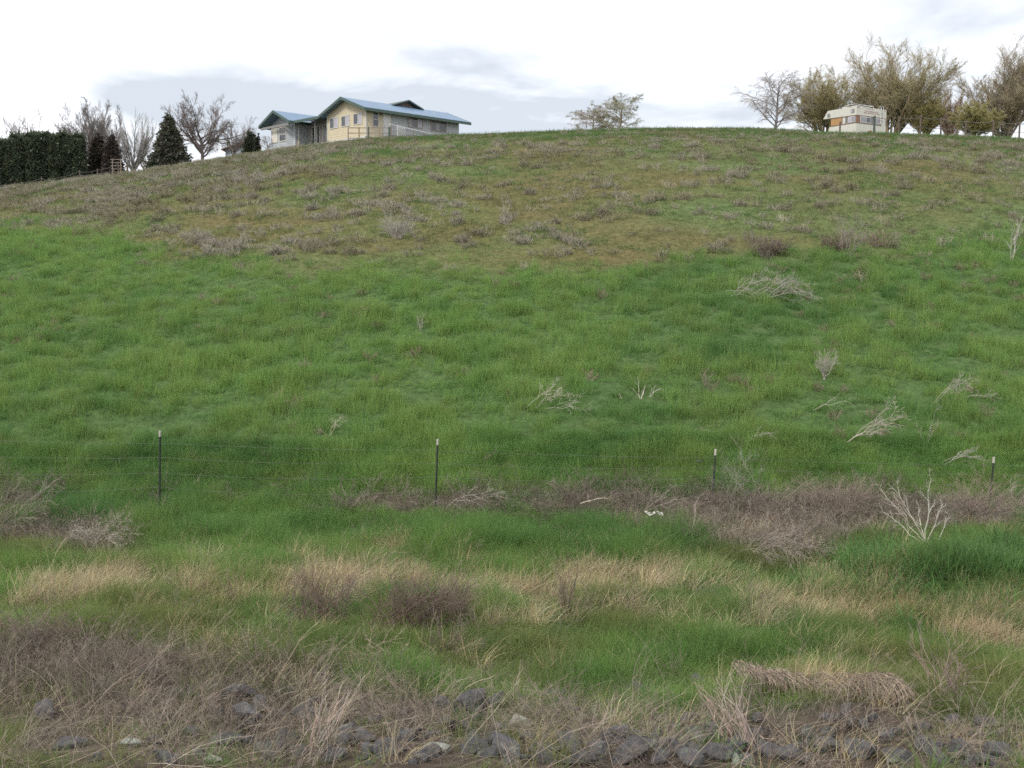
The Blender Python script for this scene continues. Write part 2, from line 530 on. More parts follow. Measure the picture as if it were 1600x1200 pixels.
def weed_clump(seed, n, h, spread, r, c, ang=28, sub=5, sub2=3, lean=.35, cv=.15, wind=0, trop=.05, K=3):
    rng = np.random.default_rng(seed)
    a = rng.random(n) * 2 * math.pi; rr = spread * np.sqrt(rng.random(n))
    base = np.stack([rr * np.cos(a), rr * np.sin(a), np.full(n, -.04)], -1)
    d = np.stack([np.cos(a) * lean * 1.4, np.sin(a) * lean * 1.4, np.ones(n)], -1) + rng.normal(0, lean, (n, 3))
    d[:, 0] += wind
    hh = h * rng.uniform(.55, 1.15, n)
    p = curves(base, d, hh, K, rng, trop, .14)
    rad = np.full((n, 1), r) * np.linspace(1, .5, K + 1)[None, :]
    parts = [tubes(p, rad, 3, icol(rng, n, c, cv))]
    if sub:
        p2, r2 = branch(p, rad, sub, .3, 1, ang, .5, 2, rng, trop, .15, .8, .6, r * .55)
        parts.append(tubes(p2, r2, 3, icol(rng, len(p2), c, cv)))
        if sub2:
            p3, r3 = branch(p2, r2, sub2, .3, 1, ang * 1.2, .55, 1, rng, trop, .1, .8, .6, r * .45)
            parts.append(tubes(p3, r3, 3, icol(rng, len(p3), np.asarray(c) * 1.05, cv)))
    return join(parts)


_src = {}


def sources(key, mats, clumps):
    obs = []
    for i, (V, Q, C) in enumerate(clumps):
        o = bpy.data.objects.new(key, mk_mesh(key, V, Q, mats, C))
        obs.append(o)
    _src[key] = obs
    return obs


def scatter(name, label, obs, pts, rot, scl, tint, var):
    n = len(pts)
    me = bpy.data.meshes.new(name)
    me.vertices.add(n); me.vertices.foreach_set("co", np.asarray(pts, np.float32).ravel())
    a = me.attributes.new("rot", 'FLOAT_VECTOR', 'POINT'); a.data.foreach_set("vector", np.asarray(rot, np.float32).ravel())
    a = me.attributes.new("scl", 'FLOAT_VECTOR', 'POINT'); a.data.foreach_set("vector", np.asarray(scl, np.float32).ravel())
    tt = np.ones((n, 4), np.float32); tt[:, :3] = tint
    a = me.attributes.new("tint", 'FLOAT_COLOR', 'POINT'); a.data.foreach_set("color", tt.ravel())
    a = me.attributes.new("var", 'INT', 'POINT'); a.data.foreach_set("value", np.asarray(var, np.int32))
    o = link(name, me)
    tag(o, label, 'vegetation', kind='stuff')
    ng = bpy.data.node_groups.new(name, 'GeometryNodeTree')
    ng.interface.new_socket("Geometry", in_out='INPUT', socket_type='NodeSocketGeometry')
    ng.interface.new_socket("Geometry", in_out='OUTPUT', socket_type='NodeSocketGeometry')
    gi = ng.nodes.new("NodeGroupInput"); go = ng.nodes.new("NodeGroupOutput")
    ip = ng.nodes.new("GeometryNodeInstanceOnPoints")
    jn = ng.nodes.new("GeometryNodeJoinGeometry")
    for s in reversed(obs):
        oi = ng.nodes.new("GeometryNodeObjectInfo"); oi.inputs['Object'].default_value = s
        oi.inputs['As Instance'].default_value = True
        ng.links.new(oi.outputs['Geometry'], jn.inputs[0])

    def attr(nm, ty):
        q = ng.nodes.new("GeometryNodeInputNamedAttribute"); q.data_type = ty; q.inputs['Name'].default_value = nm
        return q.outputs['Attribute']
    ng.links.new(gi.outputs[0], ip.inputs['Points'])
    ng.links.new(jn.outputs[0], ip.inputs['Instance'])
    ip.inputs['Pick Instance'].default_value = True
    ng.links.new(attr('var', 'INT'), ip.inputs['Instance Index'])
    er = ng.nodes.new("FunctionNodeEulerToRotation")
    ng.links.new(attr('rot', 'FLOAT_VECTOR'), er.inputs[0]); ng.links.new(er.outputs[0], ip.inputs['Rotation'])
    ng.links.new(attr('scl', 'FLOAT_VECTOR'), ip.inputs['Scale'])
    ng.links.new(ip.outputs[0], go.inputs[0])
    md = o.modifiers.new("scatter", 'NODES'); md.node_group = ng
    return o


def candidates(rng, y0, y1, dens, tw=.56):
    area = tw * (y1 ** 2 - y0 ** 2)
    n = int(area * dens)
    Y = np.sqrt(rng.uniform(y0 * y0, y1 * y1, n))
    X = rng.uniform(-tw, tw, n) * Y
    Z = H(X, Y)
    px, py = proj(X, Y, Z)
    return X, Y, Z, px, py


def pack(rng, X, Y, Z, s, zs, tilt=.12, nvar=4):
    n = len(X)
    rot = np.stack([rng.normal(0, tilt, n), rng.normal(0, tilt, n), rng.random(n) * 6.283], -1)
    scl = np.stack([s, s, s * zs], -1)
    return np.stack([X, Y, Z], -1), rot, scl, rng.integers(0, nvar, n)


# grass base colours
G_MID = (.165, .300, .080); G_DARK = (.100, .210, .062); G_YEL = (.255, .345, .092)

src_lush = sources("lush_clump", M_GRASS, [blade_clump(100 + i, 46, .17, .06, .17, .010, .42, .18, (1, 1, 1), .16) for i in range(5)])
src_fine = sources("fine_clump", M_GRASS, [blade_clump(120 + i, 60, .26, .07, .15, .006, .26, .13, (1, 1, 1), .18, K=4) for i in range(5)])
src_turf = sources("turf_clump", M_GRASS, [blade_clump(140 + i, 34, .08, .03, .24, .013, .5, .10, (1, 1, 1), .2, K=2) for i in range(4)])
src_tan = sources("tan_clump", M_DRY, [blade_clump(160 + i, 42, .36, .1, .13, .006, .26, .16, (.42, .345, .205), .3, wind=.18, K=4) for i in range(5)])
src_weed = sources("weed_clump", M_DRY, [weed_clump(180 + i, 15, .33, .12, .0072, (.31, .292, .245), 30, 5, 2, .32) for i in range(5)])
src_brown = sources("brown_clump", M_DRY, [weed_clump(200 + i, 12, .5, .24, .0032, (.182, .150, .12), 26, 5, 2, .55, .25, trop=-.10, K=4) for i in range(5)])
src_straw = sources("straw_clump", M_DRY, [weed_clump(220 + i, 6, .8, .25, .0026, (.29, .24, .19), 22, 2, 0, .75, .25, wind=.3, trop=-.12, K=5) for i in range(5)])
src_broad = sources("broad_clump", M_GRASS, [blade_clump(240 + i, 64, .31, .09, .2, .024, .4, .2, (1, 1, 1), .2, K=4, outward=.9) for i in range(4)])

rng = np.random.default_rng(11)


def green_tint(rng, X, Y, px, py):
    n = len(X)
    a = np.clip(.5 + fbm(X, Y, 4.5, 4, 51) * 2.2, 0, 1)[:, None]
    b = np.clip(.5 + fbm(X, Y, 1.1, 3, 61) * 1.8 + fbm(X, Y * 1.3, .6, 2, 75) * 1.6, 0, 1)[:, None]  # follows the tuft height: shade between tufts painted as darker hollows
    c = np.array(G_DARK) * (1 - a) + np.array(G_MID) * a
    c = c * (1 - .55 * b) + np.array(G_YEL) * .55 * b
    dk = np.clip(zone('dark', px, py) + .7 * zone('lush', px, py), 0, 1)[:, None]
    bt = np.clip(zone('bright', px, py), 0, 1)[:, None]
    c = c * (1 - .6 * dk) + np.array(G_DARK) * .6 * dk
    c = c * (1 - .5 * bt) + np.array((.12, .2, .05)) * .5 * bt
    return np.clip(c * (1 + rng.normal(0, .10, (n, 1))) * (1 + rng.normal(0, .04, (n, 3))), .01, 1)


# lush slope grass, 26 m outwards
parts = []
for (y0, y1, dn) in ((24, 38, 33), (38, 62, 29)):
    X, Y, Z, px, py = candidates(rng, y0, y1, dn)
    um = upper_mask(px, py, X, Y)
    hole = fbm(X, Y, 2.5, 3, 71); tuft = fbm(X, Y * 1.3, .6, 2, 75)
    k = (rng.random(len(X)) > um * 1.02) & (hole + rng.normal(0, .05, len(X)) > -.33) & (rng.random(len(X)) < np.clip(.85 + tuft * 1.8, .5, 1))
    k &= rng.random(len(X)) > .75 * zone('brush', px, py)
    parts.append([v[k] for v in (X, Y, Z, px, py)])
X, Y, Z, px, py = [np.concatenate(q) for q in zip(*parts)]
tuft = fbm(X, Y * 1.3, .6, 2, 75)
hn = 1.15 + tuft * 4.6 + fbm(X, Y * 1.3, 1.6, 2, 81) * 1.3 + fbm(X, Y, 6, 2, 85) * .6
s = rng.uniform(.8, 1.25, len(X)) * (1 + .25 * sstep(40, 60, Y))
pts, rot, scl, var = pack(rng, X, Y, Z, s, np.clip(hn, .3, 2.6) * (1 - .2 * sstep(30, 60, Y)), .14, 5)
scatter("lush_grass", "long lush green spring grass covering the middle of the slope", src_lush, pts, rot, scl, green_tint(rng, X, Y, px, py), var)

# fine green grass of the ditch and foreground
X, Y, Z, px, py = candidates(rng, 8, 25.5, 100)
w = 1.05 - 1.15 * zone('brown', px, py) - .9 * zone('brush', px, py) - .75 * zone('tan', px, py) + fbm(X, Y, 1.3, 3, 91) * 1.3
w += .5 * zone('bright', px, py) + .6 * zone('dark', px, py) - 1.6 * sstep(1095, 1140, py) * sstep(60, 250, px) * sstep(1660, 1540, px) - .4 * sstep(1130, 1160, py)
k = rng.random(len(X)) < np.clip(w, .03, 1)
X, Y, Z, px, py = [v[k] for v in (X, Y, Z, px, py)]
hn = .8 + fbm(X, Y, .9, 3, 95) * 2.2 + .3 * zone('dark', px, py) - .3 * sstep(940, 1000, py)
s = rng.uniform(.75, 1.3, len(X))
pts, rot, scl, var = pack(rng, X, Y, Z, s, np.clip(hn, .35, 1.8), .2, 5)
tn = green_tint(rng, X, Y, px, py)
ol = np.clip(.5 + fbm(X, Y, 1.6, 3, 97) * 2.4 - .6 * zone('bright', px, py) - zone('dark', px, py) + .3 * sstep(940, 1000, py), 0, 1)[:, None] * sstep(800, 880, py)[:, None]
tn = tn * (1 - .6 * ol) + np.array((.17, .15, .06)) * .6 * ol
scatter("ditch_grass", "finer green and olive grass filling the ditch in the foreground", src_fine, pts, rot, scl, tn, var)

# short mossy turf of the upper slope
X, Y, Z, px, py = candidates(rng, 34, 108, 13)
um = upper_mask(px, py, X, Y)
k = rng.random(len(X)) < um * np.clip(.75 + fbm(X, Y, 3, 3, 101) * 1.6, .15, 1)
X, Y, Z, px, py = [v[k] for v in (X, Y, Z, px, py)]
a = np.clip(.5 + fbm(X, Y, 2.2, 4, 105) * 3.0 + .2 * sstep(240, 205, py) + .08 * sstep(700, 1300, px), 0, 1)[:, None]
tn = (np.array((.150, .145, .060)) * (1 - a) + np.array((.085, .165, .048)) * a) * (1 + rng.normal(0, .14, (len(X), 1)))
s = rng.uniform(.8, 1.7, len(X)) * (1 + .5 * sstep(60, 100, Y))
pts, rot, scl, var = pack(rng, X, Y, Z, s, np.clip(.8 + fbm(X, Y, 2, 2, 107) * 1.2, .3, 1.6), .2, 4)
scatter("mossy_turf", "short olive and mossy turf on the dry upper slope", src_turf, pts, rot, scl, tn, var)

# pinkish grey dead weed tufts of the upper slope: clusters of stems, thicker in some belts
X, Y, Z, px, py = candidates(rng, 33, 108, .62)
um = upper_mask(px, py, X, Y)
band = np.exp(-((py - 392) / 24) ** 2) * np.exp(-((px - 390) / 210) ** 2) * 1.3
band = band + .55 * np.exp(-((py - 300) / 50) ** 2) * sstep(700, 200, px) 
band = band + 1.3 * np.exp(-((py - 383) / 16) ** 2 - ((px - 1230) / 90) ** 2)
k = rng.random(len(X)) < um * np.clip(.40 + fbm(X, Y, 9, 3, 115) * 1.3 + .7 * band, .05, 1) * (1 - .45 * sstep(238, 215, py))
X, Y = X[k], Y[k]
nc = rng.integers(1, 8, len(X)) + (2 * band[k] * rng.random(k.sum())).astype(int)
ii = np.repeat(np.arange(len(X)), nc)
rr_ = rng.uniform(.08, .24, len(X))[ii]
X = X[ii] + rng.normal(0, 1, len(ii)) * rr_ * 1.6; Y = Y[ii] + rng.normal(0, 1, len(ii)) * rr_
bx, by, bz, _, _ = candidates(rng, 34, 106, .45)
X = np.concatenate([X, bx]); Y = np.concatenate([Y, by]); Z = H(X, Y); px, py = proj(X, Y, Z)
um = upper_mask(px, py, X, Y); k = rng.random(len(X)) < um + .02
X, Y, Z, px, py = [v[k] for v in (X, Y, Z, px, py)]
a = np.clip(.5 + fbm(X, Y, 4, 3, 118) * 2, 0, 1)[:, None]
tn = (np.array((1.05, 1.03, 1.0)) * (1 - a) + np.array((.72, .70, .52)) * a) * (1 + rng.normal(0, .12, (len(X), 1)))
dkb = np.exp(-((py - 383) / 18) ** 2 - ((px - 1240) / 110) ** 2)[:, None]
tn = tn * (1 - .6 * dkb) + np.array((.40, .30, .28)) * .6 * dkb
s = rng.uniform(.6, 1.25, len(X)) * (1 - .35 * sstep(235, 212, py))
pts, rot, scl, var = pack(rng, X, Y, Z, s, rng.uniform(.7, 1.1, len(X)), .15, 5)
scatter("dead_weeds", "pinkish grey dead weed tufts scattered over the upper slope", src_weed, pts, rot, scl, tn, var)

# a few dead stalks in the lush slope
X, Y, Z, px, py = candidates(rng, 25, 60, .55)
um = upper_mask(px, py, X, Y)
k = (um < .5) & (fbm(X, Y, 5, 2, 121) > .02 - .1 * sstep(900, 1400, px))
X, Y, Z, px, py = [v[k] for v in (X, Y, Z, px, py)]
pts, rot, scl, var = pack(rng, X, Y, Z, rng.uniform(.5, .9, len(X)), np.ones(len(X)), .3, 5)
scatter("dead_stalks", "thin dead stalks poking out of the green slope", src_weed, pts, rot, scl, np.tile((.75, .66, .55), (len(X), 1)), var)

# tan dry grass
X, Y, Z, px, py = candidates(rng, 8, 21.5, 90)
w = .62 * zone('tan', px, py) * (1 + fbm(X, Y, .7, 3, 132) * 3.6) + fbm(X, Y, 1.0, 3, 131) * .9 - .16 + .04 * sstep(890, 930, py) - .3 * sstep(1100, 1140, py) + .06 * sstep(930, 980, py)
k = rng.random(len(X)) < np.clip(w, 0.012, .8)
X, Y, Z, px, py = [v[k] for v in (X, Y, Z, px, py)]
tn = (np.array((1.0, 1.0, 1.0)) + fbm(X, Y, 2, 2, 133)[:, None] * np.array((.4, .5, .7))) * (1 + rng.normal(0, .13, (len(X), 1)))
pk = sstep(1400, 1500, px)[:, None]; tn = tn * (1 - .35 * pk) + np.array((.82, .7, .75)) * .35 * pk
pts, rot, scl, var = pack(rng, X, Y, Z, rng.uniform(.7, 1.15, len(X)), rng.uniform(.6, 1.15, len(X)), .12, 5)
rot[:, 2] = rng.normal(0, .5, len(X))          # all leaning the same way, as the wind left them
scatter("dry_grass", "tan dry grass leaning over in patches along the ditch", src_tan, pts, rot, scl, tn, var)

# brown dead brush: the bank in front and the fence line
X, Y, Z, px, py = candidates(rng, 8, 25.5, 42)
wb = zone('brown', px, py); wf = zone('brush', px, py)
w = .50 * wb * (1 + fbm(X, Y, .7, 3, 142) * 3) + 1.25 * wf * (1 + fbm(X, Y, .9, 3, 144) * 2.6) + fbm(X, Y, .9, 3, 141) * .7 - .14
w = w * (1 - .45 * sstep(1110, 1150, py) + .3 * sstep(1172, 1200, py)) + .12 * sstep(1172, 1200, py) + .045 * sstep(905, 960, py) * (1 + fbm(X, Y, .6, 2, 146) * 3)
k = rng.random(len(X)) < np.clip(w, .006, .9)
X, Y, Z, px, py, wf = [v[k] for v in (X, Y, Z, px, py, wf)]
tn = (np.ones((len(X), 3)) + np.clip(wf, 0, 1)[:, None] * np.array((.30, .34, .36)) * np.clip(.6 + 2.5 * fbm(X, Y, 1.4, 2, 148), 0, 1.4)[:, None]) * (1 + rng.normal(0, .2, (len(X), 1))) + fbm(X, Y, 1.5, 2, 143)[:, None] * .5
pts, rot, scl, var = pack(rng, X, Y, Z, rng.uniform(.55, 1.15, len(X)), rng.uniform(.45, .95, len(X)) * (1 - .12 * np.clip(wf, 0, 1)) * (1 - .45 * sstep(1070, 1130, py)), .4, 5)
scatter("dead_brush", "matted mauve brown dead brush along the fence and front bank", src_brown, pts, rot, scl, tn, var)

# long pale straws over the rocks
X, Y, Z, px, py = candidates(rng, 7.5, 22, 14)
w = .8 * np.clip(zone('brown', px, py), 0, 1.3) * sstep(980, 1040, py) + .35 * sstep(1110, 1150, py) + .25 * zone('tan', px, py) + .5 * zone('brush', px, py) + fbm(X, Y, 1.2, 2, 151) * .5 - .05
k = rng.random(len(X)) < np.clip(w, .02, .7)
X, Y, Z, px, py = [v[k] for v in (X, Y, Z, px, py)]
tn = np.ones((len(X), 3)) * (1 + rng.normal(0, .22, (len(X), 1)))
pts, rot, scl, var = pack(rng, X, Y, Z, rng.uniform(.55, 1.1, len(X)), rng.uniform(.5, 1.1, len(X)), .2, 5)
rot[:, 2] = rng.normal(0, .8, len(X))
scatter("long_straws", "long pale straws lying slantwise over the front bank", src_straw, pts, rot, scl, tn, var)

# broad-leaved rank growth at the right
X, Y, Z, px, py = candidates(rng, 13, 22, 60)
w = zone('lush', px, py) - .25 + fbm(X, Y, .8, 2, 161) * .8
k = rng.random(len(X)) < np.clip(w, 0, 1)
X, Y, Z, px, py = [v[k] for v in (X, Y, Z, px, py)]
tn = np.array((.112, .215, .064)) * (1 + rng.normal(0, .15, (len(X), 1))) * (1 + fbm(X, Y, .7, 2, 163)[:, None] * .6)
pts, rot, scl, var = pack(rng, X, Y, Z, rng.uniform(.9, 1.4, len(X)), rng.uniform(.7, 1.1, len(X)) * (1 + fbm(X, Y, .7, 2, 165) * 2.2), .2, 4)
scatter("rank_growth", "deep green broad-bladed rank growth at the right of the ditch", src_broad, pts, rot, scl, tn, var)

# ================================================================= rocks
def rock_mesh(seed, mat):
    rng = np.random.default_rng(seed)
    import bmesh
    bm = bmesh.new()
    p = nrm(rng.normal(size=(17, 3))) * rng.uniform(.7, 1.05, (17, 1)) * np.array((1, rng.uniform(.7, .95), rng.uniform(.55, .75)))
    for q in p: bm.verts.new(q)
    r = bmesh.ops.convex_hull(bm, input=bm.verts)
    bmesh.ops.delete(bm, geom=[v for v in bm.verts if not v.link_faces], context='VERTS')
    bmesh.ops.bevel(bm, geom=list(bm.edges), offset=.03, segments=2, affect='EDGES')
    me = bpy.data.meshes.new("rock"); bm.to_mesh(me); bm.free()
    me.materials.append(mat)
    return me


def mat_rock(name, base, lichen):
    m, N, L = new_mat(name)
    out = N.new("ShaderNodeOutputMaterial"); d = N.new("ShaderNodeBsdfPrincipled"); d.inputs['Roughness'].default_value = .85
    tc = N.new("ShaderNodeTexCoord"); oi = N.new("ShaderNodeObjectInfo")
    ad = N.new("ShaderNodeVectorMath"); ad.operation = 'ADD'; L.new(tc.outputs['Object'], ad.inputs[0])
    cx = N.new("ShaderNodeVectorMath"); cx.operation = 'SCALE'; cx.inputs[0].default_value = (37, 11, 23); L.new(oi.outputs['Random'], cx.inputs['Scale'])
    L.new(cx.outputs[0], ad.inputs[1])
    n1 = N.new("ShaderNodeTexNoise"); n1.inputs['Scale'].default_value = 3; n1.inputs['Detail'].default_value = 9; n1.inputs['Roughness'].default_value = .65
    n2 = N.new("ShaderNodeTexNoise"); n2.inputs['Scale'].default_value = 1.6; n2.inputs['Detail'].default_value = 8; n2.inputs['Roughness'].default_value = .7
    L.new(ad.outputs[0], n1.inputs['Vector']); L.new(ad.outputs[0], n2.inputs['Vector'])
    rp = N.new("ShaderNodeMapRange"); rp.inputs['From Min'].default_value = .3; rp.inputs['From Max'].default_value = .7
    rp.inputs['To Min'].default_value = .6; rp.inputs['To Max'].default_value = 1.5; L.new(n1.outputs['Fac'], rp.inputs['Value'])
    sc = N.new("ShaderNodeVectorMath"); sc.operation = 'SCALE'; sc.inputs[0].default_value = base; L.new(rp.outputs[0], sc.inputs['Scale'])
    rl = N.new("ShaderNodeMapRange"); rl.inputs['From Min'].default_value = .57; rl.inputs['From Max'].default_value = .63; L.new(n2.outputs['Fac'], rl.inputs['Value'])
    mx = N.new("ShaderNodeMix"); mx.data_type = 'RGBA'; L.new(rl.outputs[0], mx.inputs['Factor']); L.new(sc.outputs[0], mx.inputs['A']); mx.inputs['B'].default_value = (*lichen, 1)
    L.new(mx.outputs['Result'], d.inputs['Base Color'])
    bp = N.new("ShaderNodeBump"); bp.inputs['Strength'].default_value = .8; bp.inputs['Distance'].default_value = .06; L.new(n1.outputs['Fac'], bp.inputs['Height']); L.new(bp.outputs[0], d.inputs['Normal'])
    L.new(d.outputs[0], out.inputs[0])
    return m


M_ROCK = mat_rock("basalt", (.064, .061, .062), (.14, .15, .12))
M_ROCKP = mat_rock("lichen_rock", (.22, .23, .2), (.36, .38, .30))
rocks = [rock_mesh(300 + i, M_ROCK) for i in range(7)]
rocksp = [rock_mesh(320 + i, M_ROCKP) for i in range(3)]
rng = np.random.default_rng(5)
ROCKS = [(385, 1135, 34), (372, 1098, 22), (405, 1110, 20), (440, 1165, 26), (345, 1120, 18), (350, 1165, 22), (420, 1190, 24), (520, 1190, 26), (535, 1150, 24),
         (735, 1112, 28), (720, 1150, 26), (780, 1148, 26), (792, 1180, 30), (690, 1105, 22), (640, 1150, 22), (610, 1180, 24), (560, 1120, 20), (480, 1120, 20),
         (888, 1170, 30), (935, 1185, 26), (985, 1190, 34), (1010, 1170, 24), (1055, 1180, 30), (1090, 1160, 24), (1120, 1185, 30), (850, 1190, 22), (960, 1160, 20),
         (1200, 1180, 32), (1160, 1165, 26), (1240, 1190, 26), (1340, 1180, 26), (1450, 1175, 26), (1500, 1185, 26), (1400, 1190, 24), (1290, 1175, 22), (1560, 1180, 22),
         (100, 1040, 24), (60, 1010, 18), (110, 1170, 18), (150, 1190, 20), (260, 1190, 22), (310, 1180, 18), (30, 1070, 16), (470, 1180, 18), (670, 1185, 20), (1030, 1195, 20),
         (745, 1175, 20), (830, 1160, 20), (905, 1195, 22), (1080, 1196, 22), (1170, 1196, 22), (570, 1160, 20), (500, 1160, 18), (1260, 1160, 20), (1380, 1160, 20), (1475, 1195, 18), (1530, 1196, 20), (75, 1120, 20), (160, 1080, 20), (230, 1060, 18), (250, 1130, 18), (290, 1090, 18)]
ROCKS += [(float(rng.uniform(180, 1600)), float(rng.uniform(1125, 1196) if q % 3 else rng.uniform(1060, 1130)), float(rng.uniform(7, 17))) for q in range(110)] + [(float(rng.uniform(300, 1600)), float(rng.uniform(1150, 1197)), float(rng.uniform(9, 20))) for q in range(75)]
for i, (x, y, r) in enumerate(ROCKS):
    p = on_ground(x, min(y, 1196))
    s_ = r / F * p[1] * rng.uniform(.9, 1.45)
    o = link("rock", rocks[i % 7])
    o.location = (p[0], p[1], p[2] + s_ * rng.uniform(.15, .42))
    o.scale = (s_ * rng.uniform(.9, 1.5), s_, s_ * rng.uniform(.7, 1.1)); o.rotation_euler = (rng.normal(0, .3), rng.normal(0, .3), rng.random() * 6.3)
    if r >= 18: tag(o, "large dark grey broken rock lying in the dead brush of the front bank", "rock", "large rocks in the front bank")
    else: tag(o, "small dark grey stone packed among the larger rocks of the front bank", "stone", "small stones in the front bank")
for i, (x, y, r) in enumerate([(815, 1136, 26), (690, 1178, 24), (205, 1166, 15), (1150, 1192, 14), (330, 1192, 16)]):
    p = on_ground(x, min(y, 1196)); s_ = r / F * p[1] * 1.1
    o = link("lichen_rock", rocksp[i % 3]); o.location = (p[0], p[1], p[2] + s_ * .25)
    o.scale = (s_ * 1.2, s_, s_ * .8); o.rotation_euler = (0, .2, rng.random() * 6.3)
    tag(o, ["pale lichen covered rock, the largest, right of the middle of the bank", "pale lichen covered rock low in the bank left of the largest pale one",
            "small whitish rock in the brown brush at the left", "small whitish rock at the very bottom right of centre", "small pale rock at the bottom edge left of centre"][i], "rock", "pale rocks in the front bank")

# ================================================================= wire fence
M_POST = mat_solid("painted_steel", (.035, .045, .035), .6, 0, 30, .35)
M_TIP = mat_solid("white_tip", (.42, .41, .36), .6, 0, 20, .2)
M_RUST = mat_solid("wire_steel", (.14, .14, .125), .55, .4, 20, .3)
fence = empty("wire_fence", (0, YF, float(H(0., YF))), "low wire fence on steel posts with white tips across the foot of the slope", "fence")
fz = np.array(fence.location)
posts = [(249, 779, 250, 673, 0), (680, 804, 684, 686, 1), (1113, 812, 1118, 702, 2), (1546, 800, 1553, 714, 3)]
PT = []
for (bx, by, tx_, ty_, i) in posts:
    g = None
    b0 = P(bx, by, YF); b0[2] = H(b0[0], YF)
    t0 = P(tx_, ty_, YF)
    PT.append((b0.copy(), t0.copy()))
    ax_ = (t0 - b0); ln = np.linalg.norm(ax_); ax_ /= ln
    # steel T section: flange, web and studs
    u = nrm(np.cross(ax_, (0, 1, 0))); v = np.cross(ax_, u)

    def bar(o0, o1, hu, hv, cu=0, cv=0):
        q = [b0 - fz + ax_ * a + u * (cu + su * hu) + v * (cv + sv * hv) for a in (o0, o1) for su, sv in ((-1, -1), (1, -1), (1, 1), (-1, 1))]
        return np.array(q), np.array([(0, 1, 2, 3), (7, 6, 5, 4), (0, 4, 5, 1), (1, 5, 6, 2), (2, 6, 7, 3), (3, 7, 4, 0)]), None
    tip = .125
    prt = [bar(-.3, ln - tip, .021, .003), bar(-.3, ln - tip, .004, .018, 0, .0215)] + [bar(a, a + .02, .006, .004, 0, -.0072) for a in np.arange(.1, ln - tip - .03, .055)]
    V, Q, _ = join(prt)
    po = link("fence_post", mk_mesh("fence_post", V, Q, M_POST), fence)
    V, Q, _ = join([bar(ln - tip + .001, ln, .023, .0042), bar(ln - tip + .001, ln - .002, .005, .018, 0, .0225)])
    link("white_tip", mk_mesh("white_tip", V, Q, M_TIP), po)
rng = np.random.default_rng(9)
ends = [(PT[0][0] + (PT[0][0] - PT[1][0]), PT[0][1] + (PT[0][1] - PT[1][1]))] + PT + [(PT[3][0] + (PT[3][0] - PT[2][0]), PT[3][1] + (PT[3][1] - PT[2][1]))]
for k, fh in enumerate((.84, .66, .47, .28)):
    wp = []
    for a, b in zip(ends[:-1], ends[1:]):
        A = a[0] + (a[1] - a[0]) * fh; B = b[0] + (b[1] - b[0]) * fh
        for q in np.linspace(0, 1, 13)[:-1]:
            wp.append(A + (B - A) * q - np.array((0, .026, (.03 + .03 * k) * 4 * q * (1 - q))) + rng.normal(0, .003, 3))
    wp.append(B)
    w_ = np.array(wp)[None] - fz
    prt = [tubes(w_, np.full(w_.shape[:2], .0018), 4)]
    # twisted barbs
    L_ = w_[0]; bb = []
    for q in range(len(L_) - 1):
        for f_ in (.2, .7):
            c = L_[q] * (1 - f_) + L_[q + 1] * f_
            bb.append([c + (-.012, 0, -.015), c + (.012, 0, .015)]); bb.append([c + (-.012, -.01, .015), c + (.012, .01, -.015)])
    bb = np.array(bb); prt.append(tubes(bb, np.full(bb.shape[:2], .0018), 3))
    V, Q, _ = join(prt)
    link("wire", mk_mesh("wire", V, Q, M_RUST), fence)
# wire tightener left of the third post
p = P(1093, 721, YF); c = p - fz
s_ = np.array([[c + (-.09, -.01, 0), c + (-.03, -.01, .006), c + (.03, -.01, .004), c + (.07, -.01, 0)]])
V, Q, _ = tubes(s_, np.array([[.006, .02, .018, .005]]), 6)
link("wire_strainer", mk_mesh("wire_strainer", V, Q, M_POST), fence)

# ================================================================= dead branches and shrubs
PALE = (.36, .33, .29); GREYW = (.30, .27, .235); BROWNW = (.19, .145, .11); MAUVE = (.21, .165, .135)


def woody(name, label, cat, px, py, stems, c, r, seed, subs=((7, 32, .45), (5, 35, .5), (3, 40, .5)), depth=.25, group=None, trop=.03, bend=0, dy=0, lift=0, mat=None, t0=.25, cv=.14):
    """a shrub or fallen branch: each stem runs from its own foot to a tip given in photo pixels at that distance"""
    rng = np.random.default_rng(seed)
    g = on_ground(px, py); g = np.array((g[0], g[1] + dy, g[2]))
    o_loc = g.copy(); k = g[1] / F
    pts = []
    K = 6
    for st in stems:
        x0, y0, x1, y1 = st[:4]
        A = np.array((x0 * k, rng.normal(0, depth * .2), -y0 * k + lift)); B = np.array((x1 * k, rng.normal(0, depth), -y1 * k + lift))
        q = np.linspace(0, 1, K + 1)[:, None]
        Ln = np.linalg.norm(B - A)
        bd = st[4] if len(st) > 4 else bend
        c_ = A + (B - A) * q + np.array((0, 0, 1.)) * (4 * q * (1 - q) * bd * Ln) + rng.normal(0, .022 * Ln, (K + 1, 3)) * np.minimum(1, q * 3)
        pts.append(c_)
    pts = np.array(pts)
    n = len(pts)
    rad = r * rng.uniform(.75, 1.15, (n, 1)) * np.linspace(1, .35, K + 1)[None]
    prt = [tubes(pts, rad, 5, icol(rng, n, c, cv * .6))]
    p_, r_ = pts, rad
    for (ns, an, ra) in subs:
        p_, r_ = branch(p_, r_, ns, t0, 1, an, ra, 3, rng, trop, .16, .62, .4, .0022)
        prt.append(tubes(p_, r_, 3, icol(rng, len(p_), c, cv)))
    V, Q, C = join(prt)
    o = link(name, mk_mesh(name, V, Q, mat or M_WOOD, C)); o.location = tuple(o_loc)
    return tag(o, label, cat, group)


def fan(n, x, y0, y1, seed, lean=0, jx=2):
    rng = np.random.default_rng(seed)
    out = []
    for i in range(n):
        f = (i + rng.random()) / n * 2 - 1
        h = rng.uniform(y0, y1)
        out.append((rng.normal(0, jx), 2, f * x + lean * h / max(y1, 1), -h))
    return out


